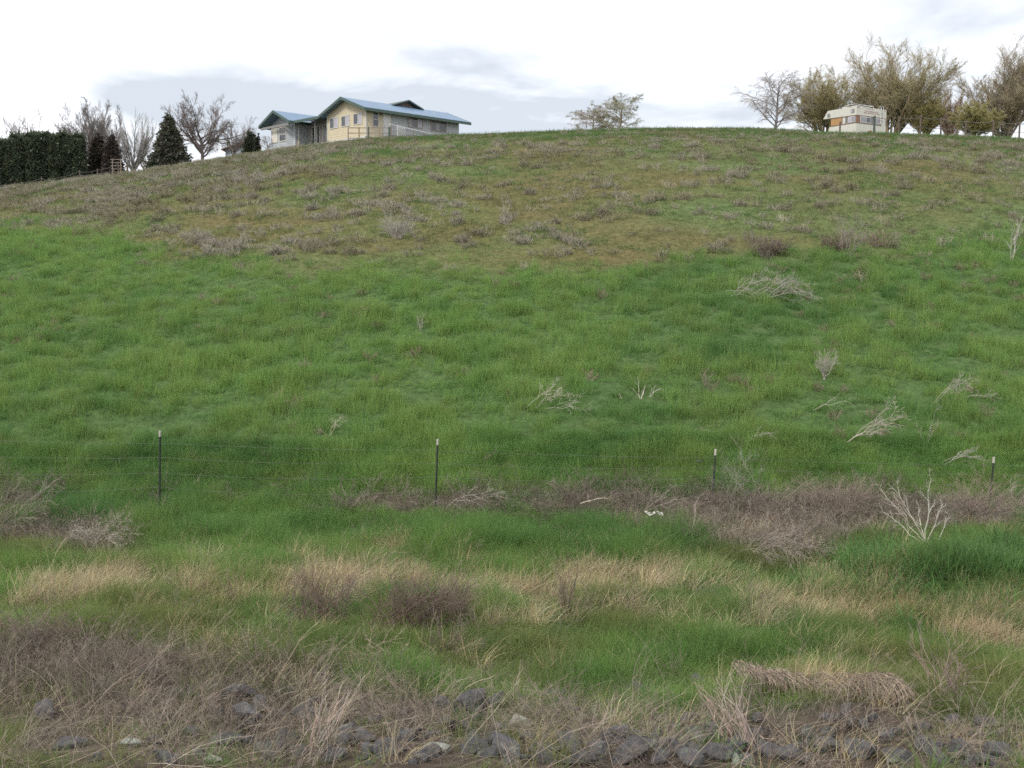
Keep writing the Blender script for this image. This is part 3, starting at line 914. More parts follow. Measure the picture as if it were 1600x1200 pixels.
# the bleached shrub right of the fence post
woody("bleached_shrub", "bleached white bare shrub standing in the brush at the right", "dead shrub", 1417, 838,
      [(0, 2, 8, -96), (1, 2, -42, -84), (-2, 2, -70, -80), (-8, 2, -62, -44), (24, 0, 34, -48), (2, 2, 22, -60), (0, 0, -15, -52)], (.46, .43, .37), .0105, 401,
      subs=((7, 30, .32), (4, 36, .45)), depth=.18, t0=.35, dy=-.9, lift=.12)
woody("dead_branch", "curly fallen twig with withered buds in the green slope left of centre", "dead branch", 515, 684,
      [(0, 0, -14, -18), (0, 0, 20, -30, .2), (0, 0, 10, -20, .3)], (.40, .35, .27), .008, 402, subs=((6, 50, .5), (4, 60, .5)), trop=-.12)
woody("dead_branch", "bleached arching branches lying flat in the middle of the green slope", "dead branch", 835, 640,
      [(0, 0, 40, -20, .15), (0, 0, 70, -8, .12), (-12, -4, 30, -38, .05), (10, 2, 80, 4, .1), (0, 0, 30, 12, .02)], (.44, .40, .34), .008, 403, subs=((8, 30, .45), (6, 34, .5), (3, 36, .5)), trop=-.07)

woody("dead_branch", "small upright white forked branch standing in the green slope", "dead branch", 1001, 628,
      [(0, 2, -6, -40), (2, 2, 36, -20), (0, 0, 8, -26)], (.50, .47, .41), .010, 404, subs=((4, 30, .4), (2, 30, .4)))
woody("dead_branch", "tiny pale twig just left of the white forked branch", "dead branch", 972, 624, [(0, 0, -14, -12), (0, 0, -4, -8)], (.42, .38, .3), .007, 405, subs=((2, 30, .5),))
woody("branch_pile", "wide pile of bleached fallen branches high in the green slope", "branch pile", 1198, 466,
      [(-60, 0, -8, -38, .05), (-62, -2, 60, -2, .03), (-50, 0, 30, -18, .2), (-20, 0, 64, -8, .22), (-10, 0, 10, -36, .1), (0, 0, 60, -20, .2), (-66, -10, -20, -2, .1), (-30, 0, 30, -6, .2), (5, 0, 45, -10, .25)],
      (.33, .30, .265), .012, 406, subs=((10, 34, .34), (7, 38, .5), (4, 40, .5)), trop=-.08)
woody("dead_bush", "small brown dead bush with curled tips in the green slope", "dead bush", 1287, 592, fan(9, 18, 18, 38, 1, 6), GREYW, .007, 407, subs=((8, 30, .5), (6, 36, .5), (3,36,.5)))
woody("dead_branch", "slender dead branch leaning right above the larger leaning one", "dead branch", 1270, 642, [(0, 0, 46, -16, .06), (10, -4, 40, -20, .02)], (.38, .34, .29), .008, 408, subs=((4, 26, .4), (2, 30, .5)))
woody("dead_branch", "long forked dead branch leaning up to the right in the green slope", "dead branch", 1322, 692,
      [(0, 0, 74, -48, .02), (4, 0, 60, -58, 0), (10, -8, 70, -34, .03), (20, -12, 50, -14, 0)], (.40, .35, .30), .008, 409, subs=((8, 26, .4), (6, 30, .5), (3, 30, .5)))
woody("dead_branch", "short flat twig lying left of the fallen pale branch above the fence", "dead branch", 1084, 672, [(0, 0, 36, -6, .05), (0, 0, 50, 4, 0)], (.37, .33, .29), .007, 410, subs=((3, 24, .4), (2, 30, .4)))
woody("dead_branch", "pale fallen branch lying above the third fence post to its right", "dead branch", 1156, 696, [(0, 0, 50, -18, .14), (10, -4, 58, -8, .12)], (.34, .31, .27), .010, 411, subs=((7, 28, .4), (5, 34, .5)), trop=-.1)
woody("dead_branch", "sprawling twiggy dead branch at the right of the green slope", "dead branch", 1456, 634,
      [(0, 0, 60, -42, .03), (0, 0, 40, -36, .1), (40, -10, 100, -14, .05), (30, 0, 70, -30, .1), (50, 2, 96, -4, .05)], (.34, .30, .26), .007, 412, subs=((9, 32, .4), (6, 36, .5), (4, 36, .5)))
woody("dead_sapling", "spindly grey upright dead sapling below the sprawling branch", "dead sapling", 1446, 694, [(0, 2, 10, -62), (0, 0, -24, -34), (0, 0, 24, -30)], (.30, .27, .24), .008, 413, subs=((5, 40, .35), (3, 40, .4)))
woody("dead_branch", "pale arching branches drooping beside the rightmost fence post", "dead branch", 1472, 728,
      [(0, 0, 44, -14, .12), (-8, 2, 60, -8, .16), (14, 6, 70, 6, .22), (18, 8, 76, 12, .2)], (.34, .31, .27), .010, 414, subs=((8, 16, .5), (5, 24, .5)), trop=-.08)
woody("dead_branch", "thin pale twig arching right of the second fence post", "dead branch", 692, 736, [(0, 0, 70, -8, .12)], (.45, .42, .34), .007, 415, subs=((3, 20, .25),))
woody("dead_sapling", "bare grey sapling at the top edge of the green slope", "sapling", 1322, 404,
      [(0, 2, 10, -62), (0, 2, 24, -54), (0, 2, -14, -48), (0, 2, 36, -40), (0, 2, -4, -60)], (.24, .21, .185), .012, 416, subs=((10, 32, .42), (8, 36, .5), (3, 36, .5)))
woody("birch_sapling", "white stemmed young birch at the right edge of the slope", "sapling", 1579, 408,
      [(0, 2, 10, -66), (0, 2, 16, -46), (0, 2, -4, -50)], (.38, .36, .32), .016, 417, subs=((10, 30, .3), (7, 36, .5)))
woody("grey_bush", "rounded grey dead bush alone on the dry upper slope", "bush", 618, 372, fan(46, 24, 14, 30, 2, 2, 5), (.29, .27, .235), .012, 418, subs=((7, 30, .5), (5, 36, .5)), depth=.45)
woody("dark_bush", "dark brown low bush left of the bare grey sapling", "bush", 1205, 398, fan(50, 32, 8, 24, 3, 0, 14), (.14, .105, .09), .012, 419, subs=((7, 34, .5), (5, 36, .5)), depth=.4, group="dark bushes at the edge of the green slope")
woody("dark_bush", "dark brown low bush around the foot of the grey sapling", "bush", 1304, 394, fan(38, 26, 8, 26, 4, 0, 12), (.15, .11, .09), .012, 420, subs=((7, 34, .5), (5, 36, .5)), depth=.4, group="dark bushes at the edge of the green slope")
woody("dark_bush", "dark brown low bush right of the bare grey sapling", "bush", 1375, 386, fan(22, 20, 6, 18, 5, 0, 10), (.17, .125, .10), .011, 421, subs=((6, 34, .5), (4, 36, .5)), depth=.4, group="dark bushes at the edge of the green slope")
woody("dead_stalk", "upright forked brown stalk in the middle of the green slope", "dead stalk", 657, 516, fan(5, 8, 12, 26, 6), (.34, .30, .25), .009, 422, subs=((4, 26, .4), (3, 30, .4)))
woody("dead_stalk", "tuft of brown upright stalks right of the white forked branch", "dead stalk", 1103, 606, fan(9, 9, 14, 28, 7), (.25, .20, .17), .006, 423, subs=((4, 22, .45), (3, 26, .5)))
woody("dead_stalk", "brown stalk clump high in the green slope right of the pile", "dead stalk", 1348, 440, fan(7, 8, 8, 18, 8), (.30, .26, .22), .009, 424, subs=((4, 22, .45), (3, 26, .5)))
# brush piles with pale stems
woody("branch_pile", "heap of pale curved stems in front of the fence at the left", "branch pile", 145, 868,
      [(-55, -6, -10, -40, .25), (-40, 4, 30, -34, .25), (-10, 2, 52, -30, .22), (-30, 0, 56, -18, .22), (0, 0, -44, -30, .1), (10, 0, 44, -8, .15), (-50, 0, 10, -20, .3), (20, 0, -30, -36, .1), (0, 4, 20, 14, 0), (-60, 10, -50, -26, .1)],
      (.28, .245, .205), .006, 425, subs=((9, 34, .4), (7, 40, .5), (3, 40, .5)), trop=-.1, depth=.35)
woody("branch_pile", "pile of long pale stems against the left edge beside the green grass", "branch pile", 20, 832,
      [(-20, 0, 60, -50, .05), (-20, -10, 44, -66, .05), (-20, 10, 50, -14, .08), (-30, 0, 50, -30, .1), (-20, 10, 30, -6, .1), (-30, -20, 10, -74, .1)],
      (.27, .235, .195), .006, 426, subs=((6, 26, .4), (5, 36, .5)), trop=-.06, depth=.4)
woody("branch_pile", "flattened pile of pale twigs in front of the brown brush, right of centre", "branch pile", 1220, 872,
      [(-75, -2, 0, -28, .12), (-60, 4, 40, -18, .14), (-40, 4, 60, 0, .14), (-80, 6, -10, -8, .16), (-20, 4, 66, -16, .14), (-50, 0, 20, -34, .1), (-10, 6, 50, 6, .1)],
      (.24, .205, .175), .006, 427, subs=((10, 24, .42), (7, 34, .5), (3, 36, .5)), trop=-.08, depth=.4)
woody("branch_pile", "tangle of thin grey twigs right of the second fence post", "branch pile", 745, 796,
      [(-40, 0, 20, -22, .2), (-20, 0, 50, -14, .2), (-50, 0, 0, -12, .2), (0, 0, 40, -24, .1)], (.32, .29, .25), .006, 428, subs=((6, 30, .45), (5, 36, .5)), trop=-.08, depth=.3)
woody("dead_branch", "forked grey branch rising from the brush left of the third post", "dead branch", 1000, 790, [(0, 0, 56, -42, -.02), (4, -4, 20, -34, 0), (0, 0, 70, -24, .04)], (.30, .28, .24), .008, 429, subs=((4, 26, .35), (3, 30, .5)), dy=-.6)
woody("dead_branch", "pale bare stick lying on the brush heap between two fence posts", "dead branch", 905, 786, [(0, 0, 42, -12, .05), (14, -4, 8, -18, 0)], (.55, .50, .40), .010, 430, subs=((2, 30, .3),), dy=-.7, lift=.1)
woody("dead_branch", "slanting brown stick leaning left in front of the third post", "dead branch", 1070, 826, [(0, 4, 22, -52, -.03)], (.36, .31, .26), .010, 431, subs=((3, 26, .3),), dy=-.6)
woody("dead_branch", "slanting brown stick leaning right behind the third post", "dead branch", 1175, 822, [(0, 4, -24, -58, .03), (2, 2, 10, -40, 0)], (.36, .31, .26), .009, 432, subs=((4, 26, .35), (2, 30, .4)), dy=-.6)
woody("dead_bush", "faint tall grey dead weeds right of the third fence post", "dead bush", 1155, 800, fan(11, 42, 50, 92, 9, -10, 20), (.23, .21, .18), .003, 433, subs=((6, 22, .4), (4, 30, .5)), depth=.5)
woody("dead_bush", "mauve brown dead weeds left of the bleached shrub", "dead bush", 1320, 812, fan(40, 70, 40, 66, 10, 0, 40), MAUVE, .0038, 434, subs=((6, 22, .4), (4, 30, .5)), depth=.5)
woody("dead_bush", "mauve brown dead weeds at the foot of the rightmost fence post", "dead bush", 1545, 812, fan(40, 70, 30, 64, 11, 0, 45), MAUVE, .0038, 435, subs=((6, 22, .4), (4, 30, .5)), depth=.5)
# foreground bushes
woody("brown_bush", "dark brown twiggy bush leaning to the right in the foreground", "bush", 640, 986,
      fan(80, 72, 44, 84, 12, 34, 40), (.135, .097, .08), .006, 436, subs=((5, 15, .42), (3, 22, .5)), depth=.3, trop=.04)
woody("brown_bush", "upright thin brown bush left of the dark leaning one", "bush", 500, 975, fan(70, 60, 40, 86, 13, 6, 40), (.15, .11, .09), .0052, 437, subs=((5, 14, .42), (2, 24, .5)), depth=.3)
woody("brown_bush", "feathery thin brown bush right of the dark leaning one", "bush", 712, 975, fan(34, 34, 34, 80, 14, 4, 18), (.19, .15, .12), .004, 438, subs=((6, 18, .42), (3, 24, .5)), depth=.3)
woody("dead_stalk", "tall thin brown stalks among tan grass left of centre", "dead stalk", 362, 950, fan(9, 14, 30, 62, 15), (.19, .14, .11), .0045, 439, subs=((5, 20, .3), (3, 24, .5)))
woody("dead_stalk", "tall dark stalks standing in tan grass right of centre", "dead stalk", 882, 968, fan(20, 22, 40, 88, 16, 4), (.15, .115, .09), .005, 440, subs=((6, 18, .3), (3, 24, .5)))
woody("dead_stalk", "tall thin stalks right of the dark ones in the tan grass", "dead stalk", 985, 965, fan(8, 26, 34, 70, 17, 0), (.20, .155, .12), .004, 441, subs=((5, 18, .3), (3, 24, .5)))
woody("dead_bush", "low round heap of pale dry twigs in the foreground left of centre", "dead bush", 600, 1050, fan(30, 60, 10, 34, 18, 0, 26), (.34, .27, .215), .0038, 442, subs=((6, 34, .45), (3, 36, .5)), trop=-.1, bend=.1)
woody("dead_bush", "dark mauve tangle of weeds on the far left of the bank", "dead bush", 60, 1010, fan(40, 90, 12, 44, 19, 0, 50), (.15, .11, .09), .0045, 443, subs=((6, 34, .45), (3, 36, .5)), trop=-.06, bend=.08)
woody("dead_bush", "small dark twig tangle behind the bare middle of the bank", "dead bush", 695, 1018, fan(24, 34, 12, 34, 20, 0, 16), (.13, .095, .08), .004, 444, subs=((6, 30, .45), (3, 36, .5)), trop=-.05)
woody("dead_bush", "tall mauve stalks at the right end of the bank", "dead bush", 1480, 1100, fan(18, 40, 60, 120, 21, -10, 14), (.25, .19, .165), .004, 445, subs=((7, 20, .3), (3, 26, .5)), depth=.3)
woody("dead_bush", "tuft of long pale straws leaning left at the bottom right of centre", "dead bush", 1160, 1175, fan(36, 44, 60, 110, 22, -30, 14), (.36, .29, .24), .004, 446, subs=((2, 14, .3),), depth=.3, bend=.06)
woody("dead_bush", "tuft of long pale straws leaning right at the bottom left of centre", "dead bush", 490, 1196, fan(30, 40, 60, 130, 23, 44, 18), (.36, .29, .24), .004, 447, subs=((2, 14, .3),), depth=.3, bend=.04)
# mat of dead grass hanging over the ledge on the right
rngm = np.random.default_rng(77)
gpt = on_ground(1280, 1085)
n = 2600
tx_ = rngm.beta(1.5, 1.15, n)
bx_ = 1140 + tx_ * 290
by_ = np.interp(tx_, [0, .2, .45, .7, .9, 1], [1047, 1058, 1074, 1072, 1070, 1095])
kk = gpt[1] / F
base = np.stack([(bx_ - 1280) * kk, rngm.uniform(-.05, .28, n), -(by_ - 1085) * kk + rngm.uniform(-.02, .05, n)], -1)
dd = np.stack([rngm.normal(.5, .6, n), rngm.normal(-.9, .3, n), rngm.normal(.15, .2, n)], -1)
ln = rngm.uniform(.12, .42, n) * np.interp(tx_, [0, .3, .85, 1], [.12, .7, .8, .35])
pp = curves(base, dd, ln, 5, rngm, -.42, .14)
V, Q, C = tubes(pp, np.full((n, 6), .0032), 3, icol(rngm, n, (.19, .15, .115), .35))
o = link("dead_grass_mat", mk_mesh("dead_grass_mat", V, Q, M_WOOD, C)); o.location = tuple(gpt)
tag(o, "matted roll of dead grass hanging over the ledge at the lower right", "dead grass mat")

# scrap of white plastic caught in the brush
p = on_ground(1010, 800)
rs = np.random.default_rng(3)
nx_, nz_ = 15, 5
U, W = np.meshgrid(np.linspace(-.17, .17, nx_), np.linspace(0, .05, nz_))
V = np.stack([U + rs.normal(0, .006, U.shape), rs.normal(0, .022, U.shape), W + .02 * np.sin(U * 30) + rs.normal(0, .006, U.shape)], -1).reshape(-1, 3)
ii = np.arange(nx_ * nz_).reshape(nz_, nx_)
Q = np.stack([ii[:-1, :-1], ii[:-1, 1:], ii[1:, 1:], ii[1:, :-1]], -1).reshape(-1, 4)
me = mk_mesh("plastic_scrap", V, Q, mat_solid("white_plastic", (.52, .52, .47), .5, n_amt=.05))
o = link("plastic_scrap", me); o.location = (p[0], p[1] - 1.2, p[2] + .2)
sm = o.modifiers.new("thick", 'SOLIDIFY'); sm.thickness = .003
tag(o, "crumpled scrap of white plastic caught in the brush by the fence", "litter")

# ================================================================= trees
def tree(name, label, kind, px, top, Y, wpx, seed, c=(.16, .135, .12), leaf=None, dens=1.0, group=None, sink=0.0, xoff=0.0):
    rng = np.random.default_rng(seed)
    b = P(px, 200, Y); X0 = b[0]; z0 = float(H(X0, Y)) - .05 - sink
    Ht = P(px, top, Y)[2] - z0; Wd = wpx / F * Y
    up_ = np.array([[0, 0, 1.0]])
    n = lambda v: max(2, int(round(v * dens)))
    lv = []
    if kind == 'bare':
        p = curves(np.zeros((1, 3)), up_, np.array([.30 * Ht]), 5, rng, .1, .10); r = .027 * Ht * np.linspace(1, .6, 6)[None]
        lv.append((p, r, 6))
        p, r = branch(p, r, 14, .3, 1, 58, 2.1, 7, rng, .07, .13, .6, .3, .025); lv.append((p, r, 5))
        p, r = branch(p, r, n(9), .2, 1, 38, .46, 5, rng, .05, .17, .6, .4, .018); lv.append((p, r, 4))
        p, r = branch(p, r, n(8), .2, 1, 38, .5, 3, rng, .03, .2, .6, .5, .012); lv.append((p, r, 3))
        p, r = branch(p, r, n(7), .15, 1, 40, .55, 2, rng, .0, .2, .6, .6, .009); lv.append((p, r, 3))
    elif kind == 'fan':
        p = curves(np.zeros((1, 3)), up_, np.array([.18 * Ht]), 3, rng, .1, .05); r = .03 * Ht * np.linspace(1, .8, 4)[None]
        lv.append((p, r, 6))
        p, r = branch(p, r, 18, .3, 1, 38, 4.4, 7, rng, .08, .05, .45, .3, .02); lv.append((p, r, 5))
        p, r = branch(p, r, n(12), .2, 1, 24, .4, 4, rng, .05, .08, .6, .4, .014); lv.append((p, r, 3))
        p, r = branch(p, r, n(9), .15, 1, 26, .5, 3, rng, .03, .1, .6, .5, .010); lv.append((p, r, 3))
    elif kind == 'weep':
        p = curves(np.zeros((1, 3)), up_, np.array([.8 * Ht]), 7, rng, .1, .10); r = .024 * Ht * np.linspace(1, .3, 8)[None]
        lv.append((p, r, 6))
        p, r = branch(p, r, 20, .1, 1, 44, .58, 6, rng, .04, .12, .55, .3, .018); lv.append((p, r, 5))
        p, r = branch(p, r, n(9), .2, 1, 42, .42, 5, rng, -.06, .15, .6, .4, .012); lv.append((p, r, 3))
        p, r = branch(p, r, n(9), .15, 1, 42, .62, 5, rng, -.40, .08, .6, .5, .009); lv.append((p, r, 3))
    elif kind == 'willow':
        ns = 20
        a = rng.random(ns) * 6.283
        d = np.stack([np.cos(a) * rng.uniform(.02, .75, ns), np.sin(a) * rng.uniform(.02, .7, ns), np.ones(ns)], -1)
        bs_ = np.stack([np.cos(a) * .35, np.sin(a) * .35, np.zeros(ns)], -1) * Ht / 9
        p = curves(bs_, d, Ht * rng.uniform(.72, 1.0, ns) * (1 - .25 * np.hypot(d[:, 0], d[:, 1])), 8, rng, .01, .06); r = .013 * Ht * rng.uniform(.7, 1.2, (ns, 1)) * np.linspace(1, .25, 9)[None]
        lv.append((p, r, 6))
        p, r = branch(p, r, n(12), .12, 1, 30, .42, 5, rng, .10, .10, .55, .35, .018); lv.append((p, r, 4))
        p, r = branch(p, r, n(11), .12, 1, 30, .5, 4, rng, .08, .12, .6, .5, .010); lv.append((p, r, 3))
        p, r = branch(p, r, n(8), .1, 1, 32, .55, 2, rng, .05, .12, .7, .6, .008); lv.append((p, r, 3))
    elif kind == 'poplar':
        p = curves(np.zeros((1, 3)), up_, np.array([.97 * Ht]), 8, rng, .2, .03); r = .018 * Ht * np.linspace(1, .25, 9)[None]
        lv.append((p, r, 6))
        p, r = branch(p, r, 46, .08, 1, 26, .34, 5, rng, .18, .08, .5, .3, .016); lv.append((p, r, 3))
        p, r = branch(p, r, n(9), .15, 1, 24, .45, 3, rng, .08, .1, .6, .5, .011); lv.append((p, r, 3))
    # fit crown to the size it has in the photograph
    allp = np.concatenate([q[0].reshape(-1, 3) for q in lv])
    zt = np.percentile(allp[:, 2], 99.75); x0, x1 = np.percentile(allp[:, 0], (2, 98)); y0, y1 = np.percentile(allp[:, 1], (2, 98))
    sx, sy, sz = Wd / (x1 - x0), Wd / (y1 - y0), Ht / zt
    for q in lv:
        q[0][...] = q[0] * np.array((sx, sy, sz))
    # bring the crown over its pixel column: the trunk foot moves instead
    cxo = (x0 + x1) / 2 * sx
    o = empty(name, (X0 - cxo * .6 + xoff, Y, z0), label, 'tree', group)
    k = 1 if kind != 'willow' else 1
    tr = [tubes(q[0], q[1], q[2], icol(rng, len(q[0]), np.array(c) * .9, .06)) for q in lv[:k]]
    V, Q, C = join(tr); link("trunk", mk_mesh("trunk", V, Q, M_WOOD, C), o)
    cr = [tubes(q[0], q[1], q[2], icol(rng, len(q[0]), c, .12)) for q in lv[k:]]
    V, Q, C = join(cr)
    if leaf:
        lc, per, sz_, frac = leaf
        tp = lv[-1][0]; zrel = tp[:, 0, 2] / Ht
        keep = rng.random(len(tp)) < np.clip(1.25 - frac * zrel, .05, 1)
        tp = tp[keep]; m_ = len(tp)
        f = rng.random((m_, per)) * (tp.shape[1] - 1.001); i0 = f.astype(int); fr = (f - i0)[..., None]
        bp_ = tp[np.arange(m_)[:, None], i0] * (1 - fr) + tp[np.arange(m_)[:, None], i0 + 1] * fr
        bp_ = bp_.reshape(-1, 3); nl = len(bp_)
        dd_ = nrm(rng.normal(size=(nl, 3)) + np.array((0, 0, .3 if kind != 'weep' else -1.2)))
        lp = np.stack([bp_, bp_ + dd_ * sz_ * rng.uniform(.6, 1.3, (nl, 1)), bp_ + dd_ * sz_ * rng.uniform(1.2, 1.8, (nl, 1))], 1)
        sd = nrm(np.cross(dd_, rng.normal(size=(nl, 3))))
        V2, Q2, C2 = ribbons(lp, sd, np.array((.25, 1, .2))[None] * sz_ * .42 * np.ones((nl, 1)), icol(rng, nl, lc, .2, .08))
        link("foliage", mk_mesh("foliage", V2, Q2, M_LEAF, C2), o)
    link("crown", mk_mesh("crown", V, Q, M_WOOD, C), o)
    return o


GR = (.17, .155, .15); OLV = (.36, .315, .15)
tree("bare_tree", "thin bare tree behind the left end of the tall hedge", 'bare', 45, 178, 116, 84, 501, GR, dens=.8)
tree("bare_tree", "bare tree rising over the right end of the hedge, crown with reddish twigs", 'bare', 135, 153, 114, 84, 502, (.135, .12, .113), dens=1.15)
tree("bare_tree", "narrow bare tree behind the two dark conical shrubs", 'bare', 168, 168, 116, 50, 503, (.135, .12, .113), dens=1.0)
tree("bare_tree", "silvery bare tree with fan shaped crown right of the dark conical shrubs", 'fan', 204, 178, 110, 70, 504, (.22, .205, .195))
tree("poplar_tree", "small pale bare poplar left of the large conifer", 'poplar', 223, 215, 118, 20, 505, (.36, .33, .30))
tree("bare_tree", "big dark spreading bare tree right of the conifer", 'bare', 322, 144, 112, 106, 506, (.15, .125, .115), dens=1.05)
tree("bare_tree", "small bare tree in front of the shed roof", 'bare', 368, 190, 116, 44, 507, (.19, .165, .155), dens=.75)
tree("weeping_tree", "low wide weeping tree alone on the crest", 'weep', 926, 160, 122, 68, 508, (.27, .23, .19), leaf=((.25, .22, .13), 3, .07, .2), dens=1.1)
tree("weeping_tree", "taller weeping tree with pale green buds on the crest", 'weep', 968, 147, 121, 62, 509, (.25, .22, .17), leaf=((.26, .27, .15), 4, .07, .1), dens=1.1)
tree("weeping_tree", "bare grey weeping tree left of the olive willows", 'weep', 1212, 106, 108, 108, 510, (.26, .235, .22), dens=1.25)
tree("willow_tree", "olive budding willow left of the camper", 'willow', 1288, 110, 112, 104, 511, (.30, .26, .15), leaf=(OLV, 3, .06, .45), dens=.95)
tree("willow_tree", "tallest olive budding willow behind the camper", 'willow', 1394, 66, 110, 142, 512, (.29, .25, .16), leaf=(OLV, 4, .06, .85))
tree("willow_tree", "small half bare reddish tree between the two large willows", 'willow', 1486, 130, 116, 52, 513, (.27, .20, .155), leaf=((.27, .19, .12), 2, .05, .6), dens=.75)
tree("willow_tree", "large half bare willow at the right edge", 'willow', 1566, 74, 106, 112, 514, (.28, .24, .18), leaf=((.35, .29, .16), 3, .06, .9))
tree("willow_tree", "low olive willow bush at the foot of the right willow", 'willow', 1524, 160, 103, 58, 515, (.28, .25, .13), leaf=((.34, .31, .13), 4, .06, .2), dens=.85)
tree("willow_tree", "low golden willow bush right behind the camper", 'willow', 1446, 148, 108, 50, 516, (.28, .25, .13), leaf=((.34, .30, .12), 4, .06, .3), dens=.8)
tree("weeping_tree", "thin leafless sapling at the left corner of the house", 'weep', 418, 212, 108, 22, 517, (.25, .22, .2), dens=.6)


def leafy_shell(fn, n, size, c, seed, core_fn=None):
    """many leaf sprays over a shape: fn(rng,n)->points, outward normals"""
    rng = np.random.default_rng(seed)
    p, nr = fn(rng, n)
    d = nrm(nr + rng.normal(0, .6, (len(p), 3)) + np.array((0, 0, .25)))
    sz = size * rng.uniform(.6, 1.4, (len(p), 1))
    sd = nrm(np.cross(d, rng.normal(size=(len(p), 3))))
    lp = np.stack([p - d * sz * .3, p + d * sz * .4, p + d * sz], 1)
    return ribbons(lp, sd, np.array((.5, 1, .15))[None] * sz * .7, icol(rng, len(p), c, .22, .08))


def cone_tree(name, label, px, top, Y, wpx, seed, c, n=9000, rag=.12, cat='tree', power=1.0, group=None):
    X0 = P(px, 200, Y)[0]; z0 = float(H(X0, Y)) - .1; Ht = P(px, top, Y)[2] - z0; W = wpx / F * Y / 2
    o = empty(name, (X0, Y, z0), label, cat, group)
    rng = np.random.default_rng(seed)
    p = curves(np.zeros((1, 3)), np.array([[0, 0, 1.]]), np.array([Ht * .96]), 6, rng, .1, .01)
    V, Q, C = tubes(p, .022 * Ht * np.linspace(1, .1, 7)[None], 7, np.array([(.09, .07, .055)]))
    link("trunk", mk_mesh("trunk", V, Q, M_WOOD, C), o)

    # boughs in ragged tiers
    nb = int(n / 26)
    h = 1 - np.sqrt(rng.random(nb)) * .97
    a = rng.random(nb) * 6.283
    rr = W * np.clip(1 - h, 0, 1) ** power * rng.uniform(1 - 2.2 * rag, 1 + rag, nb) * (1 + .22 * np.sin(a * 3 + h * 23) * np.sin(h * 31 + seed)) + .06 * W
    base = np.stack([0 * h, 0 * h, h * Ht], -1)
    d = np.stack([np.cos(a), np.sin(a), rng.uniform(-.15, .25, nb)], -1)
    bo = curves(base, d, rr, 5, rng, -.07, .06)
    br_ = tubes(bo, np.full((nb, 6), .018) * np.linspace(1, .4, 6), 3, icol(rng, nb, (.10, .08, .06), .1))
    f = rng.uniform(.25, 1, (nb, 26)) * 4.999; i0 = f.astype(int); fr = (f - i0)[..., None]
    bp_ = (bo[np.arange(nb)[:, None], i0] * (1 - fr) + bo[np.arange(nb)[:, None], i0 + 1] * fr).reshape(-1, 3)
    bp_ = bp_ + rng.normal(0, .05 * W + .02, bp_.shape)
    out = nrm(np.repeat(d, 26, axis=0) + rng.normal(0, .7, bp_.shape))
    sz = .17 * rng.uniform(.6, 1.4, (len(bp_), 1)) * (Ht / 5) ** .5
    sd = nrm(np.cross(out, rng.normal(size=bp_.shape)))
    lp = np.stack([bp_, bp_ + out * sz * .7, bp_ + out * sz * 1.4], 1)
    lv_ = ribbons(lp, sd, np.array((.5, 1, .1))[None] * sz * .65, icol(rng, len(bp_), c, .25, .1))
    V, Q, C = join([br_, lv_])
    link("crown", mk_mesh("crown", V, Q, M_LEAF, C), o)
    return o


cone_tree("conifer_tree", "large dark conical conifer left of the big spreading bare tree", 264, 180, 106, 66, 601, (.080, .082, .06), 30000)
cone_tree("conical_shrub", "dark brownish conical evergreen next to the hedge end", 152, 208, 108, 38, 602, (.060, .052, .042), 16000, cat='shrub', power=.6)
cone_tree("conical_shrub", "dark brownish conical evergreen, right one of the pair by the trellis", 174, 210, 107, 34, 603, (.060, .050, .044), 14000, cat='shrub', power=.7)
cone_tree("small_cypress", "small pointed dark evergreen left of the house", 391, 204, 112, 26, 604, (.05, .062, .038), 8000, power=.5)
cone_tree("small_cypress", "slim dark spire beside the small pointed evergreen", 402, 208, 111, 8, 605, (.045, .055, .038), 3000, power=.4)
cone_tree("garden_shrub", "low dark rounded shrub at the foot of the conifer", 238, 250, 104, 22, 606, (.05, .065, .04), 4000, cat='shrub', power=.3)

# clipped hedge: a row of merged conifers
hx0, hx1, HY = P(-70, 250, 101)[0], P(124, 250, 106)[0], 104.0
ncol = 17
cx_ = np.linspace(hx0, hx1, ncol); cy_ = np.linspace(101, 106, ncol) + .3 * np.sin(np.arange(ncol) * 2.3)
hz = np.array([float(H(x, y)) for x, y in zip(cx_, cy_)]) - .15
px_c = 800 + F * cx_ / cy_ / 1.017
tpz = -.42 + .14 * np.sin(np.arange(ncol) * 4.1) + np.array([P(0, np.interp(q, [-80, 0, 30, 70, 100, 130], [262, 230, 217, 207, 207, 209]), y)[2] for q, y in zip(px_c, cy_)])
rc = .58


def hedge_pts(rng, n):
    i = rng.integers(0, ncol, n); a = rng.random(n) * 6.283; u = rng.random(n)
    hgt = tpz[i] - hz[i]
    r = rc * (1 + .05 * rng.standard_exponential(n) * (rng.random(n) < .3) + .16 * np.sin(u * 11 + i * 2.1) * (i % 2) + .10 * np.sin(i * 5.1)) * np.where(u > .9, np.sqrt(np.clip(1 - ((u - .9) / .1) ** 2, 0, 1)), 1) * rng.uniform(.86, 1.06, n)
    top = rng.random(n) < .12
    r = np.where(top, rc * np.sqrt(rng.random(n)), r); u = np.where(top, 1 + .03 * np.sin(a * 2 + i * 3) + .02 * rng.standard_exponential(n) * (rng.random(n) < .4), u)
    p = np.stack([cx_[i] + r * np.cos(a), cy_[i] + r * np.sin(a) * 1.4, hz[i] + u * hgt], -1)
    nr = np.stack([np.cos(a), np.sin(a), np.where(u > .9, 1.5, .1)], -1)
    return p, nr


